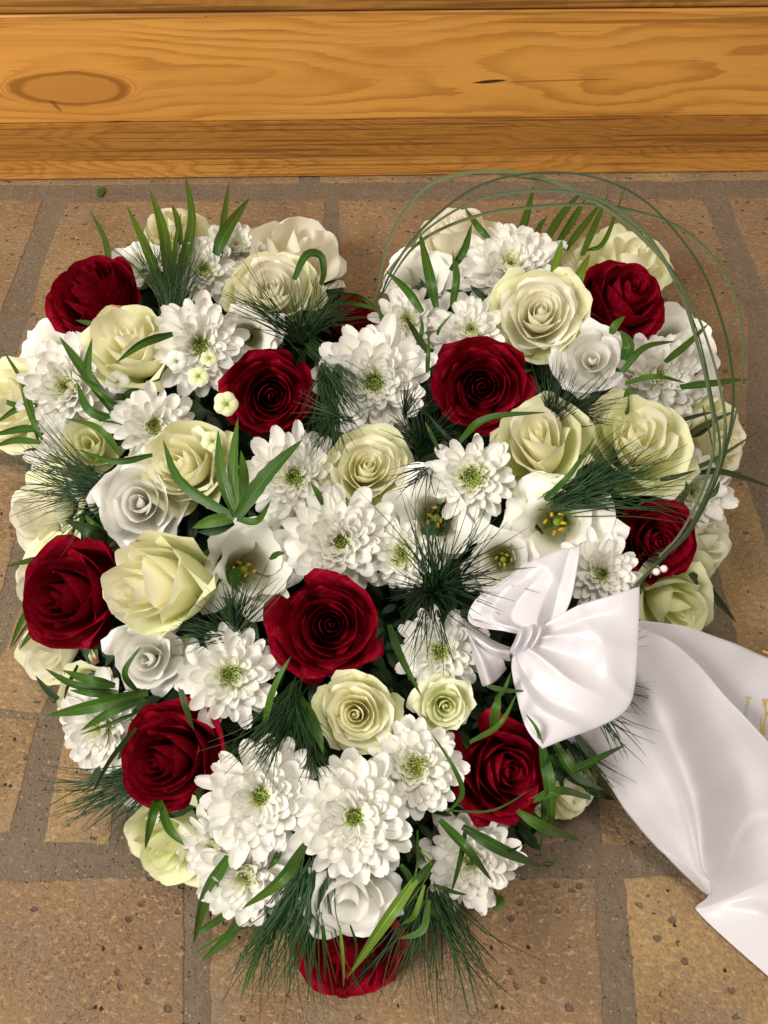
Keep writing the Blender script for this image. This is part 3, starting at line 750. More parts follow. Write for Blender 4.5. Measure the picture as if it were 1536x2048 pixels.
cream(1272,890,104,0.15,0.42, 'cream rose with pale wavy centre on the right side above the long pine needles', n=16, outer_ext=1.1, tight=1.25, H=1.35)
cream(375,935,94,-0.35,0.15, 'cream rose behind the five-fingered green leaf', n=20, dz=0.004, H=1.4, tight=1.1)
cream(350,1168,112,-0.66,-0.05, 'big cream rose tilted left beside the left red rose', n=22, dz=0.008, H=1.7, outer_ext=0.95)
cream(270,705,94,-0.25,0.50, 'cream rose with a green blade lying across it at the upper left', n=18, dz=0.004, H=1.5)
cream(543,585,92,-0.02,0.35, 'cream rose behind the fan of pine needles near the notch', n=24, dz=0.004, mat=M_PALE)
cream(592,505,108,0.35,0.72, 'broad pale rose with a large curled petal at the top of the left lobe', n=11, dz=-0.002, mat=M_PALE, outer=M_PALE, outer_ext=1.1)
cream(350,462,66,0.0,0.8, 'cream rose behind upright grass blades at the very top left', n=16, z=0.055)
cream(915,478,92,-0.1,0.86, 'cream rose lying behind the grass at the top of the right lobe', n=18, z=0.058, mat=M_PALE)
cream(1252,530,92,0.35,0.70, 'cream rose with torn upright petals behind the top right red rose', n=16, z=0.058, outer_ext=1.12, lip=0.2)
cream(1135,545,56,0.2,0.8, 'small greenish cream rose between the top chrysanthemum and the top right red rose', n=12, z=0.056, outer_ext=1.0)
cream(1428,885,86,0.78,0.05, 'cream rose at the right edge inside the grass loops', n=16, z=0.055, lip=0.2)
cream(1395,1085,90,0.80,-0.05, 'cream rose at the right edge behind the pearl pinned red rose', n=16, z=0.046, mat=M_PALE, lip=0.2)
cream(1345,1208,98,0.55,-0.45, 'greenish cream rose above the ribbon tail at the right edge', n=14, z=0.065, outer_ext=1.05, lip=0.2, mat=M_GUARD)
cream(1128,1580,78,0.55,-0.5, 'cream rose under crossing green leaves at the lower right', n=14, z=0.035, lip=0.22)
cream(345,1685,100,-0.45,-0.62, 'greenish cream rose with pink petal tips at the lower left edge', n=14, z=0.045, outer_ext=1.08, lip=0.24, mat=M_GUARD)
cream(20,810,80,-0.75,0.2, 'cream rose cut off by the left picture edge', n=16, z=0.040, lip=0.2)
cream(88,1030,92,-0.80,0.1, 'ruffled cream rose at the left edge below the long pine needles', n=20, z=0.052, mat=M_PALE, lip=0.2)
cream(95,1165,88,-0.82,-0.05, 'ruffled pale rose squeezed behind the left red rose', n=20, z=0.048, mat=M_PALE, lip=0.2)
cream(110,1300,88,-0.6,-0.4, 'cream rose under the tip of the left red rose', n=14, z=0.040, lip=0.24, mat=M_PALE)
cream(170,1400,74,-0.6,-0.4, 'cream rose partly under a chrysanthemum at the left, crossed by long leaves', n=12, z=0.040, lip=0.2)
cream(888,1412,60,0.06,-0.12, 'small greenish rose between the bow and the lower chrysanthemums', n=18, dz=0.006, mat=M_GBUD, outer=M_GBUD, lip=0.2, point=0.1)

# ------------------------------------------------------------------ white roses and lisianthus
GW = 'white roses in the heart'
def white(px, py, R, ax, ay, label, **k):
    return rose('white_rose', px, py, R, ax, ay, k.pop('mat', M_WHITE), label, GW, **{**dict(lip=0.16, point=0.02, ruf=0.02, nout=5, n=12, tight=1.05, inner=0.10), **k})
white(283,1010,98,-0.10,0.05, 'white rose with loose round petals below the bud at the left', dz=0.004, n=15)
white(300,1315,80,-0.12,0.0, 'white rose with a thin green blade over it, below the big cream rose', dz=0.0, n=13)
white(1188,722,76,0.05,0.12, 'round white bloom with folded petals below the top right red rose', dz=0.004, n=11, H=1.1, tight=1.0)
GL = 'white lisianthus blooms in the heart'
lisianthus('lisianthus', 1108,1052,98,-0.08,-0.10, 'largest open white bell bloom with yellow stamens above the bow', GL, dz=0.0, spin=0.3)
lisianthus('lisianthus', 1003,1125,70,-0.05,-0.10, 'smaller open white bell bloom touching the top of the bow', GL, dz=0.0, spin=1.0)
lisianthus('lisianthus', 868,1035,92,-0.04,0.02, 'open white bell bloom above the dark pine tuft', GL, dz=0.0, spin=0.7)
lisianthus('lisianthus', 502,1135,92,0.20,0.05, 'open white bell bloom left of the central red rose', GL, dz=0.002, spin=0.1)
rose('lisianthus', 700,1795,96,0.02,-0.42, M_WHITE, 'broad white bloom facing down above the bottom red rose', GL, dz=0.004, n=11, lip=0.26, point=0.0, ruf=0.03, nout=0, H=0.8, tight=0.8, inner=0.22, bell=0.9, cat='lisianthus')
lisianthus('lisianthus', 497,678,62,0.02,-0.05, 'small white cup bloom above the left open red rose', GL, dz=0.002, spin=0.2, stamens=False)
lisianthus('lisianthus', 838,555,76,-0.1,0.55, 'white bloom behind upright blades at the left of the right lobe', GL, dz=0.0, spin=0.6, stamens=False)
lisianthus('lisianthus', 275,520,52,-0.2,0.7, 'white bloom half hidden behind the top left red rose', GL, dz=-0.004, stamens=False)
lisianthus('lisianthus', 92,715,80,-0.7,0.3, 'white bloom at the left edge below the top left red rose', GL, z=0.055, stamens=False)
lisianthus('lisianthus', 1362,690,78,0.6,0.3, 'white ruffled bloom right of the top right red rose', GL, z=0.058, stamens=False)
lisianthus('lisianthus', 1390,745,74,0.75,0.1, 'white ruffled bloom under the grass loops at the right edge', GL, z=0.052, stamens=False)
lisianthus('lisianthus', 590,1050,60,0.0,0.2, 'plain white bloom showing between the five-fingered leaf and a chrysanthemum', GL, dz=-0.012, stamens=False, sep=False)
rose('lisianthus_bud', 183,892,66,-0.15,0.25, M_GBUD, 'closed greenish white bud with green sepals at the left', 'buds in the heart', n=11, nout=0, H=1.3, lip=0.03, point=0.0, inner=0.15, dz=0.0, cat='flower bud')

# ------------------------------------------------------------------ chrysanthemums
mum(748,765,118,-0.02,0.02, 'large round chrysanthemum right of the pine needles, above the middle cream rose', dz=0.010, n=92, core=0.16)
mum(400,692,98,0.05,0.05, 'chrysanthemum above the small star blossom and its green trumpet buds', dz=0.006)
mum(408,540,72,0.0,0.45, 'small upright chrysanthemum right of the top left pine fan', dz=0.004, n=56)
mum(475,492,74,0.05,0.75, 'pinkish white chrysanthemum behind the green blades at the top left', dz=-0.002, n=60, pale=True)
mum(132,775,108,-0.45,0.1, 'big chrysanthemum at the left edge below the top left red rose', dz=0.006, n=84, pale=True)
mum(308,852,84,0.0,0.08, 'chrysanthemum between the greenish bud and a cream rose at the left', dz=0.002, n=64)
mum(588,955,104,0.0,-0.02, 'chrysanthemum with green centre, long leaf across its upper left', dz=0.002, n=80)
mum(682,1085,112,0.04,-0.05, 'chrysanthemum right above the central red rose', dz=0.010, n=90, core=0.12, flat=-8)
mum(806,1110,72,0.0,0.0, 'small chrysanthemum with wide green centre beside the dark pine tuft', dz=0.008, n=56, core=0.34, dens=80)
mum(945,955,88,0.0,0.0, 'chrysanthemum with wide green centre left of a big cream rose', dz=0.014, n=62, core=0.30, dens=75)
mum(815,640,80,0.0,0.42, 'open chrysanthemum just right of the notch', dz=0.002, n=58, pale=True)
mum(942,660,80,0.05,0.35, 'chrysanthemum directly above the right open red rose', dz=0.002, n=58, pale=True)
mum(1022,528,104,0.0,0.55, 'large chrysanthemum at the top of the right lobe', dz=0.004, n=84, pale=True)
mum(880,1305,92,0.0,-0.05, 'chrysanthemum between the central red rose and the bow', dz=0.008, n=68, core=0.24)
mum(460,1350,104,-0.02,-0.02, 'chrysanthemum left below the central red rose with broad outer petals', dz=0.008, n=62, core=0.24)
mum(520,1592,118,-0.05,-0.10, 'large chrysanthemum right of the lower left red rose', dz=0.012, n=94, core=0.13, flat=2)
mum(708,1635,124,0.02,-0.12, 'largest lower chrysanthemum above the white bloom at the tip', dz=0.014, n=98, core=0.12, flat=2)
mum(832,1535,98,0.0,-0.05, 'chrysanthemum with a green ring centre left of the lower right red rose', dz=0.008, n=76, core=0.27, dens=64)
mum(942,1722,104,0.12,-0.30, 'chrysanthemum under three dark blades at the lower right', dz=0.0, n=78, pale=True)
mum(492,1755,104,-0.22,-0.42, 'chrysanthemum between long leaves near the lower left edge', z=0.085, n=74, pale=True)
mum(1203,1148,84,0.22,0.0, 'chrysanthemum between the top of the bow and the pearl pin', dz=0.004, n=62, core=0.18)
mum(1318,752,96,0.40,0.25, 'chrysanthemum crossed by curved blades on the right side', dz=-0.002, n=66, pale=True)
mum(198,1455,96,-0.55,-0.25, 'chrysanthemum at the left edge under the long flat leaves', z=0.055, n=64, pale=True)
mum(1382,985,92,0.55,0.1, 'chrysanthemum beside the tied grass ends at the right edge', z=0.068, n=62, pale=True)
mum(120,930,84,-0.6,0.1, 'chrysanthemum mostly covered by the long pine needles at the left', z=0.055, n=52, pale=True)
mum(1345,800,80,0.5,0.0, 'lower chrysanthemum right of the cream rose, behind dark blades', z=0.066, n=54, pale=True)
mum(425,1695,72,-0.3,-0.4, 'small chrysanthemum beside the pink tipped cream rose', z=0.060, n=48, pale=True)
mum(312,1590,70,-0.4,-0.4, 'chrysanthemum petals peeping out under the lower left red rose', z=0.050, n=44, pale=True)

# small blossoms
def star(px, py, Rpx, ax, ay, label, dz=0.02, mat=None, tube=True):
    p, nn = head(px, py, ax, ay, dz); R = Rpx*pxs(p)
    root = empty('small_blossom', frame(p, nn, random.uniform(0, 6.28))); tag(root, label, 'blossom', 'small blossoms on green stalks')
    for k in range(5):
        a = k*1.2566; v = np.linspace(0, 1, 7)[:, None]; u = np.linspace(-1, 1, 5)[None, :]
        wd = R*0.62*np.sin(np.clip(v*0.8+0.12, 0, 1)*np.pi)**0.8
        x = R*v+0*u; y = u*wd; z = -0.18*R*np.abs(u)+0.25*R*v**2-0.35*R*v**4
        A = np.stack([x*math.cos(a)-y*math.sin(a), x*math.sin(a)+y*math.cos(a), z+0*y], -1)
        link('petal', grid('petal', A, mat or M_GBUD), root)
    if tube:
        vs = []; fs = []
        for j, (r, z) in enumerate(((0.22,0.02),(0.2,-0.4),(0.16,-1.0),(0.24,-1.5),(0.2,-1.9))):
            for i in range(8): vs.append((R*r*math.cos(i*.785), R*r*math.sin(i*.785), R*z))
        for j in range(4):
            for i in range(8): fs.append((j*8+i, j*8+(i+1)%8, (j+1)*8+(i+1)%8, (j+1)*8+i))
        link('flower_tube', mesh('flower_tube', vs, fs, M_CALYX), root)
    vs = []; fs = []; blob(vs, fs, np.array((0,0,0.0)), R*0.14, (1,1,1), random)
    link('blossom_eye', mesh('blossom_eye', vs, fs, M_PISTIL), root)
star(452,808,25,0.05,-0.05, 'small pale star blossom at the left edge of a red rose', dz=0.036)
star(396,752,22,-0.05,0.35, 'pale green trumpet blossom hanging below the chrysanthemum centre', dz=0.034)
star(418,716,18,0.1,0.5, 'tiny yellow green blossom on the chrysanthemum', dz=0.036)
star(424,882,22,0.1,0.1, 'small lime green blossom on the edge of the left cream rose', dz=0.034)
star(234,764,24,-0.2,0.1, 'small white blossom below the cream rose at the upper left', dz=0.014, mat=M_WHITE)
star(352,722,22,-0.1,-0.1, 'small round white blossom beside the cream rose at the upper left', dz=0.026, mat=M_WHITE)

# ------------------------------------------------------------------ leaf sprigs   (root -> tip)
Y = M_LEAFY; D = M_DARK
sprig('leaf_sprig', 'upright green blades at the top left over the cream rose', [
    ([(330,600,0),(295,500,.012),(252,408,.03)],19), ([(335,590,0),(328,470,.02),(300,378,.045)],22), ([(345,590,0),(385,450,.025),(370,345,.05)],22),
    ([(345,580,0),(352,490,.02),(362,425,.03)],12), ([(362,500,.0),(355,440,.02),(343,408,.03)],13)], root=(340,600))
sprig('leaf_sprig', 'single blade standing left of the top left red rose peak', [([(222,545,0),(212,480,.01),(180,420,.025)],18)])
sprig('leaf_sprig', 'two crossed blades at the top between the cream roses', [([(440,515,.0),(448,440,.02),(459,360,.035)],14), ([(430,510,.01),(455,460,.03),(500,394,.04)],26)])
sprig('leaf_sprig', 'curled over green leaf on the broad pale rose', [([(588,560,.028),(612,512,.045),(640,512,.05),(646,545,.04),(640,570,.035)],18, M_LEAF, dict(roll=0.1, tipw=0.5))])
sprig('leaf_sprig', 'thin arching leaf over the small red rose in the notch', [([(775,640,.0),(720,592,.03),(645,586,.03)],11), ([(770,625,.0),(700,606,.02),(650,612,.02)],9)])
sprig('leaf_sprig', 'upright blades in front of the white bloom on the right lobe', [
    ([(845,625,.0),(815,580,.02),(770,540,.03)],19), ([(872,615,0),(858,545,.025),(838,458,.045)],21), ([(905,610,.0),(912,560,.02),(905,500,.03)],15),
    ([(900,540,.01),(928,500,.03),(944,446,.045)],16), ([(905,612,.0),(915,560,.025),(912,520,.03)],20)], root=(870,620))
sprig('leaf_sprig', 'slanting blade over the cream rose at the top of the right lobe', [([(982,482,.01),(955,450,.03),(927,412,.04)],15)])
sprig('leaf_sprig', 'comb of narrow blades rising behind the top chrysanthemum', [
    ([(1040,480,0),(1055,430,.02),(1068,372,.035)],21), ([(1070,480,0),(1082,450,.01),(1096,432,.02)],13), ([(1085,495,0),(1125,430,.02),(1165,382,.03)],19),
    ([(1105,498,0),(1145,440,.02),(1172,396,.03)],16), ([(1130,502,0),(1170,450,.02),(1208,398,.03)],17), ([(1165,512,0),(1192,450,.02),(1218,384,.035)],17), ([(1175,500,0),(1210,480,.01),(1250,375,.03)],10)], root=(1110,500), mat=M_LEAF)
sprig('leaf_sprig', 'two yellow green blades left of the top right red rose', [([(1105,545,.01),(1118,510,.02),(1124,478,.03)],18,Y), ([(1148,590,.01),(1160,550,.03),(1180,508,.03)],20,Y)])
sprig('leaf_sprig', 'blade lying across the cream rose at the upper left', [([(345,668,.03),(285,686,.045),(231,726,.035)],18, M_LEAF, dict(roll=0.0))])
sprig('leaf_sprig', 'small leaf below the top left red rose', [([(210,665,.02),(185,648,.028),(150,640,.03)],14, M_LEAF)])
sprig('leaf_sprig', 'four dark blades left of the greenish bud', [
    ([(245,850,.0),(170,745,.03),(118,672,.04)],22), ([(215,800,.01),(176,750,.03),(184,675,.04)],19), ([(250,845,.0),(180,820,.02),(153,762,.03)],20), ([(252,822,.0),(200,785,.025),(145,740,.03)],12)], root=(250,850))
sprig('leaf_sprig', 'thin stray blades over the cream rose cut by the left picture edge', [
    ([(75,880,0),(50,775,.02),(0,690,.02)],10), ([(75,810,0),(40,812,.01),(-15,792,.01)],15), ([(80,860,0),(40,858,.01),(-20,872,.01)],16), ([(85,880,.0),(60,830,.02),(38,762,.03)],9), ([(78,800,0),(30,820,.01),(-10,848,.01)],12), ([(82,885,.0),(30,880,.01),(-15,895,.0)],14)], root=(80,860))
sprig('five_fingered_leaf', 'five-fingered dark green leaf in front of the left cream rose', [
    ([(470,1036,.036),(365,965,.04),(325,878,.04)],24, M_LEAF, dict(serr=.08)), ([(470,1034,.036),(443,950,.045),(436,858,.05)],23, M_LEAF, dict(serr=.08)), ([(471,1034,.036),(468,930,.045),(476,834,.05)],25, M_LEAF, dict(serr=.08)),
    ([(474,1034,.036),(535,950,.045),(606,878,.045)],32, M_LEAF, dict(serr=.06)), ([(466,1040,.034),(425,1042,.036),(384,1056,.03)],26), ([(474,1038,.034),(515,1042,.036),(542,1000,.03)],16), ([(468,1046,.03),(430,1062,.03),(395,1064,.026)],18,D), ([(470,1030,.03),(488,960,.035),(482,900,.03)],22)], cat='leaf')
sprig('leaf_sprig', 'two curling sepals over the greenish bud', [([(242,912,.02),(195,855,.035),(128,836,.03)],13), ([(305,910,.02),(230,922,.035),(152,898,.03)],14)])
sprig('leaf_sprig', 'dark leaf between the white rose and the left red rose', [([(215,1075,.0),(180,1060,.02),(130,1040,.02)],30,D), ([(210,1068,.01),(190,1050,.02),(170,1030,.025)],22)])
sprig('leaf_sprig', 'two short blades sticking out left beside the left red rose', [([(125,1112,.0),(65,1118,.02),(10,1134,.02)],20), ([(115,1140,.0),(95,1150,.015),(68,1158,.015)],14)])
sprig('leaf_sprig', 'thin curved blades at the left edge below the left red rose', [([(88,1200,0),(50,1230,.01),(18,1300,.0)],12), ([(90,1215,0),(70,1255,.01),(38,1300,.0)],14), ([(95,1260,0),(60,1245,.01),(20,1300,.0)],8)])
sprig('leaf_sprig', 'fan of long flat leaves pointing left at the lower left edge', [
    ([(295,1385,.0),(185,1412,.03),(90,1432,.03)],28), ([(290,1398,.0),(220,1425,.03),(160,1462,.03)],19), ([(285,1420,.0),(225,1445,.02),(158,1470,.02)],9), ([(230,1372,.0),(180,1360,.02),(124,1340,.02)],20),
    ([(235,1385,.0),(150,1370,.02),(88,1336,.02)],15), ([(230,1392,0),(180,1386,.02),(138,1380,.02)],14), ([(118,1398,.0),(95,1380,.005),(70,1350,.005)],13,D), ([(155,1330,.0),(135,1370,.02),(128,1400,.02)],12)], root=(290,1390))
sprig('leaf_sprig', 'long light blade slanting down left of the lower left red rose', [([(270,1455,.015),(218,1520,.03),(184,1588,.03)],17)])
sprig('leaf_sprig', 'thin hooked blade lying on the lower white rose', [([(275,1385,.02),(250,1345,.04),(284,1290,.045)],13)])
sprig('leaf_sprig', 'short leaf hanging over the top of the lower left red rose', [([(360,1378,.02),(368,1415,.045),(388,1462,.04)],24)])
sprig('leaf_sprig', 'two blades hanging over the pink tipped cream rose', [([(318,1588,.01),(302,1640,.03),(290,1700,.035)],19), ([(322,1602,.01),(338,1655,.03),(370,1692,.035)],19)])
sprig('leaf_sprig', 'long broad blade hanging at the lower left of the heart', [([(458,1712,.01),(412,1790,.025),(386,1892,.012)],27, M_LEAF, dict(roll=0.0))])
sprig('leaf_sprig', 'broad blade crossing the lower left chrysanthemum', [([(610,1690,.01),(560,1760,.035),(483,1818,.03)],25, M_LEAF, dict(roll=0.0)), ([(560,1700,.0),(550,1720,.01),(535,1740,.01)],14)])
sprig('leaf_sprig', 'splayed leaves touching the floor at the lower left', [([(480,1810,.0),(420,1850,.0),(380,1870,.0)],14), ([(490,1820,.0),(460,1870,-.01),(400,1925,-.02)],22), ([(440,1780,.0),(425,1800,-.005),(420,1840,-.01)],16,D), ([(510,1850,.0),(450,1870,-.01),(375,1915,-.02)],7), ([(540,1860,.0),(505,1930,-.01),(480,2000,-.02)],14,Y)], root=(480,1815))
sprig('leaf_sprig', 'bright yellow green blade crossing the bottom red rose', [([(832,1758,.03),(765,1850,.035),(695,1955,.015)],25, Y, dict(roll=0.0))])
sprig('leaf_sprig', 'short upright leaf tips in front of the bottom red rose', [([(615,1880,.0),(616,1930,.005),(612,1970,-.01)],15), ([(645,1850,.01),(648,1900,.012),(650,1966,-.005)],12), ([(680,1850,.02),(686,1920,.02),(687,1980,-.005)],7,Y), ([(860,1800,.01),(845,1860,.015),(795,1878,.01)],15), ([(700,1850,.02),(712,1900,.02),(700,1980,-.005)],7)], root=(680,1850))
sprig('leaf_sprig', 'tangle of thin leaves right of the white bloom at the tip', [
    ([(850,1770,.0),(830,1830,.01),(800,1850,.02)],12,Y), ([(870,1720,.01),(835,1760,.02),(798,1800,.02)],16), ([(865,1770,.01),(905,1785,.02),(935,1790,.02)],13), ([(835,1660,.01),(832,1740,.03),(800,1830,.02)],6),
    ([(800,1730,.0),(818,1760,.01),(822,1800,.01)],19), ([(840,1700,.0),(860,1740,.015),(800,1830,.02)],5,Y), ([(830,1790,.0),(870,1830,.0),(890,1850,-.01)],10), ([(990,1790,.0),(998,1805,.0),(985,1822,.0)],22)], root=(840,1760))
sprig('leaf_sprig', 'blade under the lower right chrysanthemum edge', [([(970,1800,.0),(985,1795,.0),(1000,1820,-.01)],26)])
sprig('leaf_sprig', 'dark blade hanging from the central red rose towards the small green rose', [([(778,1250,.0),(800,1315,.035),(844,1395,.035)],20, M_LEAF, dict(roll=0.2))])
sprig('leaf_sprig', 'broad dark blade left below the central red rose', [([(530,1450,.01),(550,1380,.03),(582,1312,.04)],24), ([(600,1395,.0),(628,1450,.012),(648,1510,.012)],24)])
sprig('leaf_sprig', 'curved blade lying under the right open red rose', [([(920,882,.02),(975,838,.04),(1096,824,.035)],18), ([(930,905,.01),(895,870,.02),(850,822,.02)],14,D)])
sprig('leaf_sprig', 'short pointed blades around the chrysanthemum near the notch', [([(855,745,.01),(858,710,.03),(858,665,.04)],13), ([(835,690,.02),(845,660,.03),(842,632,.035)],12), ([(875,670,.02),(882,655,.03),(905,626,.035)],10), ([(815,640,.02),(850,695,.03),(870,700,.03)],14,D), ([(790,690,.02),(765,640,.03),(755,600,.03)],12)], root=(830,690))
sprig('leaf_sprig', 'small blades between the middle cream rose and the chrysanthemum left of it', [([(645,1010,.02),(635,985,.03),(620,962,.035)],12), ([(540,1118,.02),(555,1108,.03),(572,1106,.035)],12)])
sprig('leaf_sprig', 'blade rising between the chrysanthemum and pine near the heart middle', [([(878,900,.01),(865,870,.03),(850,842,.035)],12)])
sprig('leaf_sprig', 'curved green leaf hugging the lower chrysanthemum beside the lower right red rose', [([(897,1625,.02),(925,1585,.04),(905,1530,.045),(860,1462,.04)],11, M_LEAF, dict(rootw=.3))])
sprig('leaf_sprig', 'thin stem like blade lying over the lower right red rose', [([(895,1622,.02),(985,1622,.04),(1068,1576,.045)],8)])
sprig('leaf_sprig', 'three dark blades over the lower right chrysanthemum', [([(880,1640,.01),(935,1700,.035),(985,1764,.035)],20), ([(925,1652,.01),(1005,1700,.03),(1088,1736,.02)],24), ([(930,1660,.01),(918,1720,.035),(902,1788,.035)],19), ([(985,1680,.02),(1020,1700,.03),(1045,1690,.03)],8,D)], root=(900,1640))
sprig('leaf_sprig', 'crossing leaves below the bow at the lower right edge', [
    ([(1085,1490,.01),(1100,1580,.025),(1102,1685,.02)],24), ([(1105,1480,.01),(1150,1550,.03),(1200,1578,.02)],24), ([(1105,1560,.01),(1175,1530,.03),(1254,1488,.045)],23), ([(1100,1510,.01),(1150,1560,.02),(1210,1580,.02)],20),
    ([(1060,1602,.01),(1120,1582,.03),(1180,1596,.03)],17, M_LEAF, dict(tipw=.5)), ([(1035,1620,.01),(1090,1655,.025),(1162,1682,.01)],22), ([(1080,1560,.0),(1088,1620,.01),(1080,1700,.0)],13), ([(1110,1520,.01),(1120,1560,.02),(1125,1590,.02)],18,D)], root=(1095,1510))
sprig('leaf_sprig', 'long pointed leaf along the lower edge of the ribbon tail', [([(1150,1470,.02),(1215,1555,.0),(1300,1658,-.02)],24), ([(1160,1550,.0),(1185,1580,-.005),(1230,1600,-.01)],20,D)])
sprig('leaf_sprig', 'small green leaves at the lower left corner of the bow', [([(990,1400,.01),(1010,1380,.03),(1022,1345,.035)],14), ([(985,1460,.01),(992,1420,.03),(1000,1390,.03)],20), ([(940,1485,.01),(1000,1450,.04),(1035,1385,.04)],14), ([(1085,1550,.01),(1080,1470,.04),(1050,1425,.04)],13), ([(975,1372,.01),(1010,1382,.03),(1052,1382,.03)],13)], root=(990,1430))
sprig('leaf_sprig', 'arching blades across the right hand chrysanthemums', [
    ([(1245,745,.02),(1290,698,.04),(1350,682,.03)],22), ([(1248,720,.02),(1258,690,.035),(1240,660,.03)],26), ([(1330,725,.02),(1375,690,.035),(1418,646,.035)],18), ([(1250,768,.02),(1310,755,.04),(1372,766,.03)],17), ([(1360,775,.0),(1430,768,.02),(1497,757,.02)],20),
    ([(1255,830,.0),(1255,790,.02),(1262,770,.02)],15), ([(1222,668,.02),(1232,650,.03),(1250,632,.035)],17)], root=(1260,760))
sprig('leaf_sprig', 'dark long blades over the cream rose at the right edge', [([(1340,905,.0),(1400,858,.02),(1475,820,.02)],20,M_GREYD), ([(1365,945,.0),(1430,920,.02),(1518,862,.01)],13,M_GREYD), ([(1330,850,.01),(1380,835,.02),(1435,822,.02)],9,M_GREYD), ([(1358,870,0),(1400,868,.01),(1445,830,.02)],13,M_GREYD), ([(1410,1000,.01),(1430,985,.02),(1440,960,.02)],10,M_GREYD)], root=(1350,900), mat=M_GREYD)
sprig('leaf_sprig', 'dark blade running off the right picture edge over the brick', [([(1395,945,.0),(1450,945,.01),(1560,980,.0)],13,M_GREYD)])
sprig('leaf_sprig', 'pointed dark leaf below the pearl pinned red rose', [([(1380,1145,.0),(1420,1185,.0),(1474,1246,-.02)],20,M_GREYD)])
sprig('leaf_sprig', 'dark leaves around the pine needles right of centre', [([(1320,960,.01),(1350,955,.02),(1395,940,.02)],14,M_GREYD), ([(1360,1005,.01),(1375,985,.02),(1372,960,.02)],16,M_GREYD), ([(1090,1000,.01),(1140,950,.03),(1195,868,.03)],13)], root=(1320,960))

# ------------------------------------------------------------------ pine sprigs
pine('pine fan standing between the top left red rose and small chrysanthemum', (340,640), [(345,640,98,18,175,85,0,.03),(352,625,75,22,150,50,0,.03),(330,600,118,14,150,25,.0,.03)])
pine('pine fan over the cream rose beside the notch', (600,670), [(598,672,140,26,185,60,.01,.05),(602,672,95,26,130,34,.01,.05),(615,668,60,25,120,26,.01,.04),(605,665,35,30,140,60,.0,.02),(640,640,20,40,100,40,0,.01)])
pine('pine sprig hanging right of the left open red rose', (625,690), [(620,690,-50,26,170,60,.01,.03),(650,750,-75,28,150,60,.01,.03),(670,820,-110,45,110,50,.01,.02),(660,700,-85,35,130,50,.01,.03),(700,840,160,20,130,14,.02,.035)])
pine('dark pine tuft spreading in the gap left of the bow', (870,1175), [(870,1178,90,60,150,30,.0,.04),(876,1174,0,45,155,32,.0,.035),(864,1186,-90,60,150,40,.0,.03),(868,1180,180,45,95,40,.0,.02),(900,1160,30,40,170,30,.0,.045)], mat=M_NEEDD)
pine('tall thin pine needles over the white bell bloom and small chrysanthemum', (870,1165), [(866,1160,105,22,215,26,.01,.05),(870,1165,60,35,180,18,.01,.045)])
pine('long pine needles pointing left across the left edge', (225,985), [(218,985,168,26,195,110,.0,.02),(215,975,148,14,190,40,.0,.03),(225,1000,200,22,150,26,.0,.03)])
pine('pine needles left of the round white bloom on the right', (1100,850), [(1085,860,62,34,140,70,.0,.03),(1130,830,20,36,120,60,.0,.02),(1110,850,90,26,120,40,.0,.03),(1150,850,10,20,90,20,.0,.02)], mat=M_NEEDD)
pine('long pine needles pointing right towards the pearl pinned red rose', (1110,1005), [(1112,1003,28,20,215,60,.01,.03),(1120,1003,8,12,270,60,.01,.02),(1180,985,30,26,150,36,.01,.03),(1150,1000,-14,8,110,12,.01,.02),(1150,980,50,20,130,20,.01,.035)])
pine('small upright pine tuft between the big cream rose and central red rose', (470,1262), [(468,1262,78,36,115,50,.01,.045),(468,1262,45,20,170,12,.01,.045),(460,1270,170,35,120,56,.0,.02),(480,1262,130,20,120,14,.01,.04)])
pine('hanging pine sprig under the left side of the central red rose', (590,1370), [(590,1370,-110,30,140,70,.0,.02),(575,1440,-125,18,140,44,.01,.035),(600,1400,-80,20,120,50,.0,.02),(620,1480,-80,22,90,46,.0,.03),(560,1420,-140,14,170,14,.01,.04)])
pine('dark needles between the middle cream rose and the right chrysanthemum', (830,870), [(840,900,110,50,110,50,.0,.03),(810,830,70,50,80,34,.0,.03),(860,930,-140,60,90,34,.0,.03),(850,880,30,50,80,34,.0,.02)], mat=M_NEEDD)
pine('pine needles fanning left over the bricks at the lower left', (280,1560), [(285,1545,-162,14,200,80,.0,.015),(290,1560,-150,16,190,40,.0,.01),(300,1580,-135,14,150,16,.0,.0)])
pine('long pine skirt hanging down left of the bottom red rose', (610,1740), [(618,1735,-108,16,290,110,.0,.0),(600,1750,-122,12,230,40,.0,.0),(640,1740,-95,12,260,44,.0,.01),(560,1800,-112,14,240,40,.0,.0)])
pine('loose pine skirt hanging down right of the bottom red rose', (855,1800), [(855,1795,-100,14,250,38,.0,.0),(870,1790,-75,18,250,50,.0,.0),(885,1800,-55,16,230,30,.0,.0),(835,1800,-112,14,220,24,.0,.0),(870,1800,-62,12,300,12,.0,-.01)])
pine('pine needles sticking out right behind the bow', (1200,1420), [(1180,1410,-40,26,150,26,.035,.05),(1190,1420,-30,14,130,12,.035,.05),(1215,1370,-8,22,100,20,.035,.05),(1200,1300,15,20,100,12,.03,.05)])
pine('short pine needles below the bow behind the crossing leaves', (1130,1480), [(1130,1475,-48,18,150,30,.0,.02),(1150,1500,-35,16,110,20,.0,.01)])

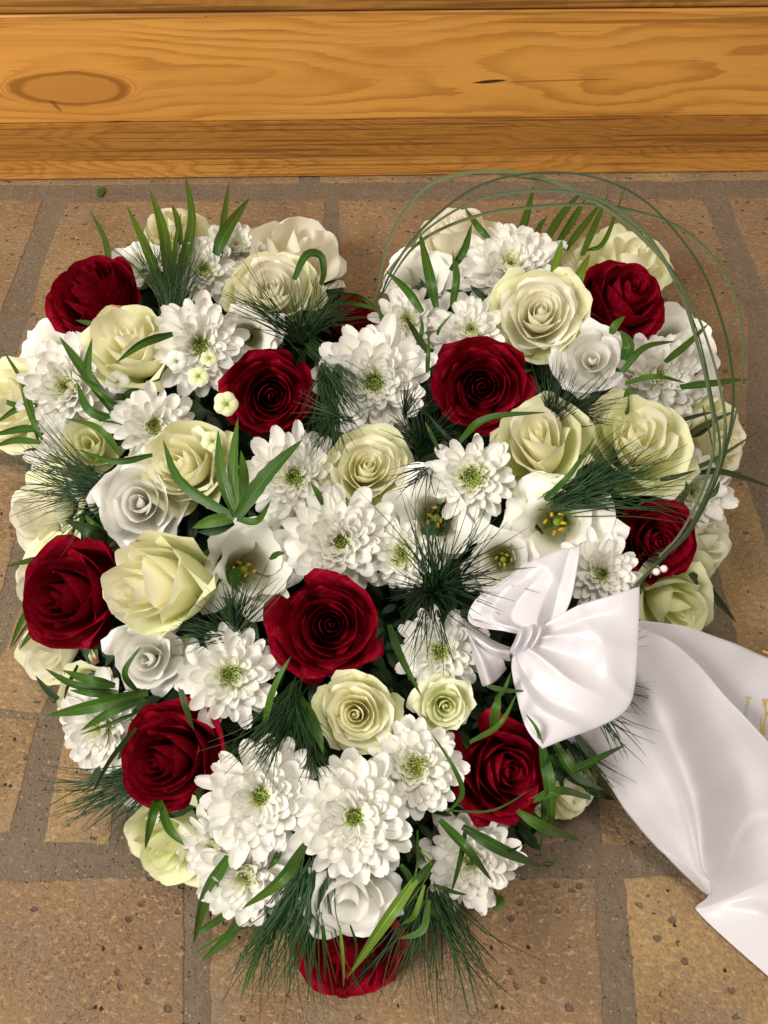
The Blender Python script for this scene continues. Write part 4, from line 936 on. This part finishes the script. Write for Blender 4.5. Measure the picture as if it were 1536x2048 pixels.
# ------------------------------------------------------------------ loops of bear grass
def zl(v): return v
loops = [
 ([(750,600,.06),(785,465,.085),(855,372,.10),(950,344,.115),(1060,350,.13),(1180,398,.145),(1290,482,.15),(1375,590,.15),(1425,715,.15),(1452,850,.145),(1430,960,.14),(1375,1065,.135),(1322,1118,.13),(1268,1172,.125)], 7.5, M_GREY),
 ([(758,600,.06),(790,530,.085),(850,452,.10),(950,375,.12),(1060,347,.135),(1180,352,.145),(1290,402,.15),(1390,515,.15),(1443,640,.15),(1465,750,.15),(1462,850,.145),(1432,960,.14),(1380,1062,.135),(1325,1116,.13),(1272,1172,.125)], 7, M_GREYD),
 ([(745,605,.06),(775,545,.08),(850,462,.10),(950,402,.115),(1060,382,.13),(1180,392,.145),(1280,455,.15),(1350,560,.15),(1393,680,.15),(1428,850,.145),(1412,960,.14),(1365,1060,.135),(1318,1114,.13)], 7.5, M_GREY),
 ([(752,610,.06),(830,492,.09),(950,433,.11),(1090,412,.125),(1220,413,.135),(1350,450,.14),(1435,525,.14),(1478,620,.14),(1486,740,.14),(1466,850,.14),(1428,965,.135),(1372,1068,.13),(1322,1120,.13)], 7, M_GREY),
 ([(1000,350,.11),(1110,368,.13),(1230,425,.145),(1330,520,.15),(1400,640,.15),(1440,780,.15),(1448,880,.145),(1418,990,.138),(1366,1072,.134),(1326,1118,.13)], 5.5, M_GREY),
 ([(1350,560,.15),(1395,665,.15),(1425,800,.148),(1440,900,.145),(1422,965,.14),(1376,1058,.136),(1320,1120,.13)], 5, M_GREYD),
 ([(1405,810,.14),(1420,870,.14),(1432,930,.14)], 4, M_GREYD)]
bp = P(1322,1118,.13)
bg_o = empty('bear_grass_bundle', Matrix.Translation(bp)); tag(bg_o, 'bundle of thin grey green grass looped in arcs over the right lobe', 'grass')
for k, (pts, wpx, m) in enumerate(loops):
    C = cat_rom([tuple(P(x, y, z+0.004*(k % 3))) for x, y, z in pts], 70)
    T = np.gradient(C, axis=0); T /= np.linalg.norm(T, axis=1)[:, None]
    rows = []
    for i in range(70):
        pv = Vector(C[i]); view = np.array((CAM-pv).normalized()); sd = np.cross(T[i], view); sd /= np.linalg.norm(sd); nn = np.cross(sd, T[i])
        a = 0.5*math.sin(i*0.05+k); sd2 = sd*math.cos(a)+nn*math.sin(a); wv = wpx*pxs(pv)*0.40*(1+0.25*math.sin(i*0.09+k*2))*(1 if i > 6 else 0.4+0.1*i)
        rows.append([C[i]+sd2*wv*u+nn*abs(u)*wv*0.5 for u in (-1, 0, 1)])
    link('grass_blade', grid('grass_blade', np.array(rows)-np.array(bp), m), bg_o)

# pearl pin
pp = P(1320,1140,.137)
pr = empty('pearl_pin', Matrix.Translation(pp)); tag(pr, 'pin with two small pearls and silver wire at the end of the grass bundle', 'pin')
for (x, y) in ((1327.5,1137.5),(1312.5,1143.5)):
    vs, fs = [], []; blob(vs, fs, np.array(P(x, y, .139)-pp), 7.6*pxs(pp), (1,1,1), random, 20, 14)
    link('pearl', mesh('pearl', vs, fs, M_PEARL), pr)
def tube(pts, r, n=6, seg=24):
    C = cat_rom(pts, seg); T = np.gradient(C, axis=0); T /= np.linalg.norm(T, axis=1)[:, None]
    vs, fs = [], []; q = np.cross(T[0], (0.1, 0.3, 0.9)); q /= np.linalg.norm(q)
    for j in range(seg):
        q = q - T[j]*np.dot(q, T[j]); q /= np.linalg.norm(q); b = np.cross(T[j], q)
        for k in range(n): a = k*2*math.pi/n; vs.append(C[j]+(q*math.cos(a)+b*math.sin(a))*r)
    for j in range(seg-1):
        for k in range(n): fs.append((j*n+k, j*n+(k+1)%n, (j+1)*n+(k+1)%n, (j+1)*n+k))
    return vs, fs
vs, fs = tube([tuple(P(x, y, z)-pp) for x, y, z in ((1300,1155,.13),(1303,1146,.139),(1306,1141,.139),(1312,1136,.137),(1316,1132,.139),(1320,1138,.138))], 0.00035)
link('wire', mesh('wire', vs, fs, M_WIRE), pr)

# ------------------------------------------------------------------ satin ribbon
kn = P(1060,1280,.15)
rb = empty('satin_ribbon', Matrix.Translation(kn)); tag(rb, 'white satin bow ribbon whose long gold lettered tails run off the right edge', 'ribbon')
def patch(name, rows, nv, nu, wr=0.0, seed=0, thick=True):
    G = np.array([[tuple(P(x, y, z)-kn) for x, y, z in r] for r in rows])
    A = np.array([cat_rom(G[:, j], nv) for j in range(G.shape[1])]).transpose(1, 0, 2)
    A = np.array([cat_rom(A[i], nu) for i in range(nv)])
    if wr:
        for i in range(nv):
            for j in range(nu):
                p = A[i, j]; d = math.hypot(p[0], p[1]); ang = math.atan2(p[1], p[0])
                f = min(1, d/0.012)*math.exp(-d/0.05)
                A[i, j, 2] += wr*f*(1.6*(1-abs(math.sin(ang*4.5+seed))**0.6)+0.5*(1-abs(math.sin(ang*8+seed*2+d*9))**0.8))
    for i in range(nv):
        for j in range(nu):
            p = A[i, j]; d = math.hypot(p[0], p[1])
            q = Vector((p[0]*0.8+p[1]*0.6, p[1]*0.8-p[0]*0.6, 0))
            A[i, j, 2] += min(1, d/0.03)*(0.0011*mnoise.noise(Vector((q.x*22, q.y*60, seed)))+0.0022*mnoise.noise(Vector((q.x*12, q.y*14, seed+4)))-0.0026*abs(mnoise.noise(Vector((q.x*9-q.y*4, q.y*24+q.x*14, seed+9)))))*(1 if p[2] > -0.12 else 0.15)
    o = link(name, grid(name, A, M_SATIN), rb)
    if thick:
        md = o.modifiers.new('thickness', 'SOLIDIFY'); md.thickness = 0.00035; md.offset = 0
    return o
patch('tail', [
 [(1230,1262,.128),(1235,1320,.118),(1240,1380,.11)],
 [(1262,1240,.124),(1275,1310,.112),(1270,1390,.10)],
 [(1330,1246,.116),(1340,1320,.104),(1330,1420,.088)],
 [(1400,1262,.106),(1405,1360,.090),(1390,1480,.070)],
 [(1470,1286,.092),(1475,1390,.078),(1460,1520,.052)],
 [(1540,1313,.078),(1545,1430,.066),(1530,1560,.036)],
 [(1640,1350,.06),(1650,1480,.05),(1620,1640,.02)]], 60, 30, wr=0.0)
tail_under = rb.children[-1]
patch('tail', [
 [(1075,1430,.112),(1120,1390,.120),(1170,1340,.126),(1210,1300,.130),(1240,1268,.131),(1262,1243,.130)],
 [(1150,1492,.088),(1190,1450,.100),(1240,1400,.108),(1270,1340,.128),(1305,1296,.130),(1341,1280,.127)],
 [(1208,1552,.066),(1248,1515,.080),(1290,1465,.088),(1320,1415,.116),(1362,1365,.112),(1402,1332,.112)],
 [(1264,1635,.046),(1302,1600,.060),(1345,1560,.066),(1368,1515,.092),(1425,1450,.082),(1455,1396,.098)],
 [(1338,1718,.026),(1362,1690,.040),(1385,1655,.046),(1402,1625,.066),(1480,1540,.052),(1530,1478,.080)],
 [(1402,1780,.016),(1404,1765,.026),(1406,1740,.034),(1414,1715,.044),(1510,1650,.026),(1610,1570,.050)],
 [(1419,1792,.020),(1421,1780,.024),(1424,1765,.028),(1430,1745,.034),(1530,1690,.018),(1650,1630,.035)],
 [(1394,1812,.006),(1412,1806,.009),(1440,1795,.011),(1470,1780,.012),(1560,1735,.012),(1690,1690,.018)],
 [(1396,1824,.003),(1420,1816,.004),(1455,1802,.006),(1500,1785,.008),(1590,1750,.008),(1720,1710,.01)],
 [(1445,1872,.003),(1480,1850,.006),(1520,1830,.010),(1560,1810,.008),(1640,1775,.006),(1760,1750,.008)],
 [(1545,1960,.003),(1580,1935,.005),(1620,1910,.008),(1660,1880,.006),(1740,1840,.005),(1840,1820,.006)]], 110, 60, wr=0.0)
def pleated(name, top, bot, folds, amp, seed, nv=70, nu=66, hem=3, bulge=(0, 0)):
    """top and bot: free edges from the knot outwards, last stations turn under; folds: (position across, sign, width)"""
    Tt = cat_rom([tuple(P(*p)-kn) for p in top], nv); Bt = cat_rom([tuple(P(*p)-kn) for p in bot], nv)
    n_end = hem/(len(top)-1)
    A = np.zeros((nv, nu, 3))
    for i in range(nv):
        t = i/(nv-1); tt = min(1, t/(1-n_end))
        for j in range(nu):
            u = j/(nu-1); p = Tt[i]*(1-u)+Bt[i]*u
            bf = ((1/(1/(u/0.60+0.001)**7+1/((1-u)/0.40+0.001)**7+1)**(1/7))*0.90+0.08*math.sin(math.pi*u))*(tt**1.8)*0.00031*(1-0.25*max(0, t-(1-n_end))/n_end)
            p = p+np.array((bulge[0]*bf, bulge[1]*bf*0.87, bulge[1]*bf*0.5))
            h = 0
            for (c, sg, wd, t0, t1) in folds:
                cc = c+0.05*math.sin(3*tt+c*9)
                x = (u-cc)/(wd*(0.6+0.8*tt))
                env = min(1, max(0, (tt-t0)/0.15+0.3))*min(1, max(0, (t1-tt)/0.35))
                h += sg*env*math.exp(-abs(x)**1.25)
            h += 0.35*math.sin(math.pi*u)*math.sin(math.pi*min(1, tt))
            p = p+np.array((0, -0.25, 1.0))*amp*h*(1 if t < 1-n_end else max(0, 1-(t-(1-n_end))/n_end))
            p = p+np.array((0, 0, 1.0))*(0.0016*mnoise.noise(Vector((p[0]*40, p[1]*40, seed)))-0.0030*abs(mnoise.noise(Vector((p[0]*32+p[1]*14, p[1]*38, seed+7)))))*min(1, tt*3)
            A[i, j] = p
    o = link(name, grid(name, A, M_SATIN), rb)
    md = o.modifiers.new('thickness', 'SOLIDIFY'); md.thickness = 0.00035; md.offset = 0
    return o
pleated('bow_loop',
 [(1058,1272,.144),(1010,1262,.154),(940,1244,.150),(950,1200,.151),(1002,1163,.155),(1044,1130,.156),(1047,1130,.1535),(1030,1150,.146),(1010,1185,.138)],
 [(1072,1284,.144),(1100,1258,.153),(1130,1226,.154),(1145,1190,.155),(1153,1145,.156),(1161,1095,.157),(1161,1097,.1535),(1156,1120,.146),(1150,1150,.138)],
 [(0.25,1,.10,0,.8),(0.48,-1,.10,0,.9),(0.66,1.1,.09,0,.75),(0.86,-.7,.08,0.1,1.2),(0.1,-.6,.07,.3,1.3)], 0.0034, 1.0, bulge=(4, 6))
pleated('bow_loop',
 [(1060,1268,.145),(1085,1250,.154),(1125,1226,.158),(1170,1206,.160),(1220,1190,.162),(1274,1175,.160),(1274,1177,.1570),(1262,1200,.148),(1240,1230,.138)],
 [(1024,1316,.142),(1024,1345,.146),(1034,1395,.149),(1046,1440,.151),(1060,1468,.151),(1082,1494,.148),(1084,1493,.1450),(1090,1470,.137),(1100,1440,.130)],
 [(0.12,-.9,.07,0,.9),(0.26,1.2,.07,0,.7),(0.42,-1.1,.09,0,.85),(0.56,1.2,.08,0,1.2),(0.74,-.9,.08,0,.9),(0.88,.8,.07,.2,1.3),(0.33,.6,.10,.45,1.5)], 0.0040, 2.0, bulge=(84, -50))
patch('short_tail', [
 [(1022,1296,.140),(1020,1306,.146),(1020,1314,.142),(1022,1322,.138)],
 [(985,1280,.140),(985,1296,.152),(990,1310,.146),(1000,1320,.138)],
 [(933,1244,.143),(936,1262,.150),(946,1280,.150),(960,1300,.143)],
 [(936,1262,.143),(944,1280,.153),(958,1296,.150),(1003,1318,.141)],
 [(948,1318,.136),(962,1325,.147),(982,1330,.142),(1010,1330,.137)],
 [(965,1373,.126),(978,1371,.137),(994,1360,.134),(1013,1338,.131)]], 50, 28, wr=0.0010, seed=3)
# knot: a narrow band wrapped over the centre with a dimple
patch('knot', [
 [(1034,1256,.138),(1042,1250,.140),(1052,1246,.139),(1064,1243,.141),(1076,1243,.139),(1086,1245,.140),(1094,1250,.137)],
 [(1036,1262,.150),(1044,1257,.157),(1054,1254,.154),(1064,1252,.160),(1075,1251,.156),(1085,1252,.157),(1092,1256,.149)],
 [(1030,1280,.152),(1039,1277,.160),(1050,1273,.155),(1061,1272,.162),(1070,1270,.157),(1079,1270,.160),(1086,1272,.150)],
 [(1020,1300,.148),(1030,1298,.155),(1042,1296,.151),(1050,1294,.157),(1060,1294,.153),(1068,1293,.154),(1074,1293,.146)],
 [(1016,1312,.136),(1026,1314,.138),(1036,1314,.137),(1044,1314,.139),(1052,1313,.138),(1060,1312,.138),(1066,1310,.135)]], 26, 44, wr=0.0, seed=5)
# gold letters printed on the rear tail
dg = bpy.context.evaluated_depsgraph_get()
bm_t = BVHTree.FromObject(tail_under, dg)
def letter(polys, label):
    vs, fs = [], []
    for pl in polys:
        b = len(vs)
        for (x, y) in pl:
            d = (P(x, y, 0)-CAM).normalized()
            hit = bm_t.ray_cast(CAM-kn, d)[0]
            if hit is None: hit = P(x, y, 0.08)-kn
            vs.append(hit-d*0.0004)
        fs.append(tuple(range(b, len(vs))))
    o = link('letter', mesh('letter', vs, fs, M_GOLD, smooth=False), rb); o['label'] = label
letter([[(1492,1392),(1505,1395),(1503,1398),(1500,1399),(1496,1420),(1493,1440),(1486,1438),(1490,1420),(1494,1398),(1492,1396)]], 'gold foil letter I')
letter([[(1524,1398),(1546,1398),(1546,1402),(1534,1404),(1533,1424),(1545,1426),(1545,1430),(1533,1432),(1530,1450),(1531,1470),(1521,1466),(1522,1440),(1526,1404)],
        ], 'gold foil letter cut by the picture edge')
letter([[(1526,1300),(1560,1312),(1558,1317),(1526,1304)]], 'gold foil stroke at the upper edge')

# ------------------------------------------------------------------ bits on the floor
def flake(name, px, py, wpx, hpx, mat, label, cat):
    p = P(px, py, 0.0012); k = pxs(p)
    a = np.linspace(0, 2*math.pi, 14)[:-1]
    vs = [(0, 0, 0.0012)]+[(wpx*k*.5*math.cos(t)*(1+.15*math.sin(3*t)), hpx*k*.5*math.sin(t)*(1+.1*math.cos(5*t)), 0.0002) for t in a]
    fs = [(0, i+1, (i+1) % 13+1) for i in range(13)]
    o = link(name, mesh(name, vs, fs, mat)); o.location = p; tag(o, label, cat)
flake('fallen_leaf', 202, 384, 16, 30, M_LEAF, 'small green leaf lying on the brick near the bench at the top left', 'leaf')
flake('leaf_fragment', 1097, 1728, 24, 7, M_LEAF, 'tiny green plant fragment on the mortar at the lower right', 'leaf')
vs, fs = [], []
rs = random.Random(11)
for k in range(260):
    x, y = rs.uniform(-40, 1580), rs.uniform(375, 2060)
    if edge_dist(x, y) > -20: continue
    p = P(x, y, 0.0002); b = len(vs); r_ = rs.uniform(0.0003, 0.0009)
    blob(vs, fs, np.array(p), r_, (1.3, 0.8, 0.5), rs, 5, 4)
go = link('grit', mesh('grit', vs, fs, M_MORTAR)); tag(go, 'tiny sand grains scattered over bricks and mortar', 'grit', kind='stuff')
print('objects', len(bpy.data.objects), 'tris', sum(len(m.polygons) for m in bpy.data.meshes)*2)
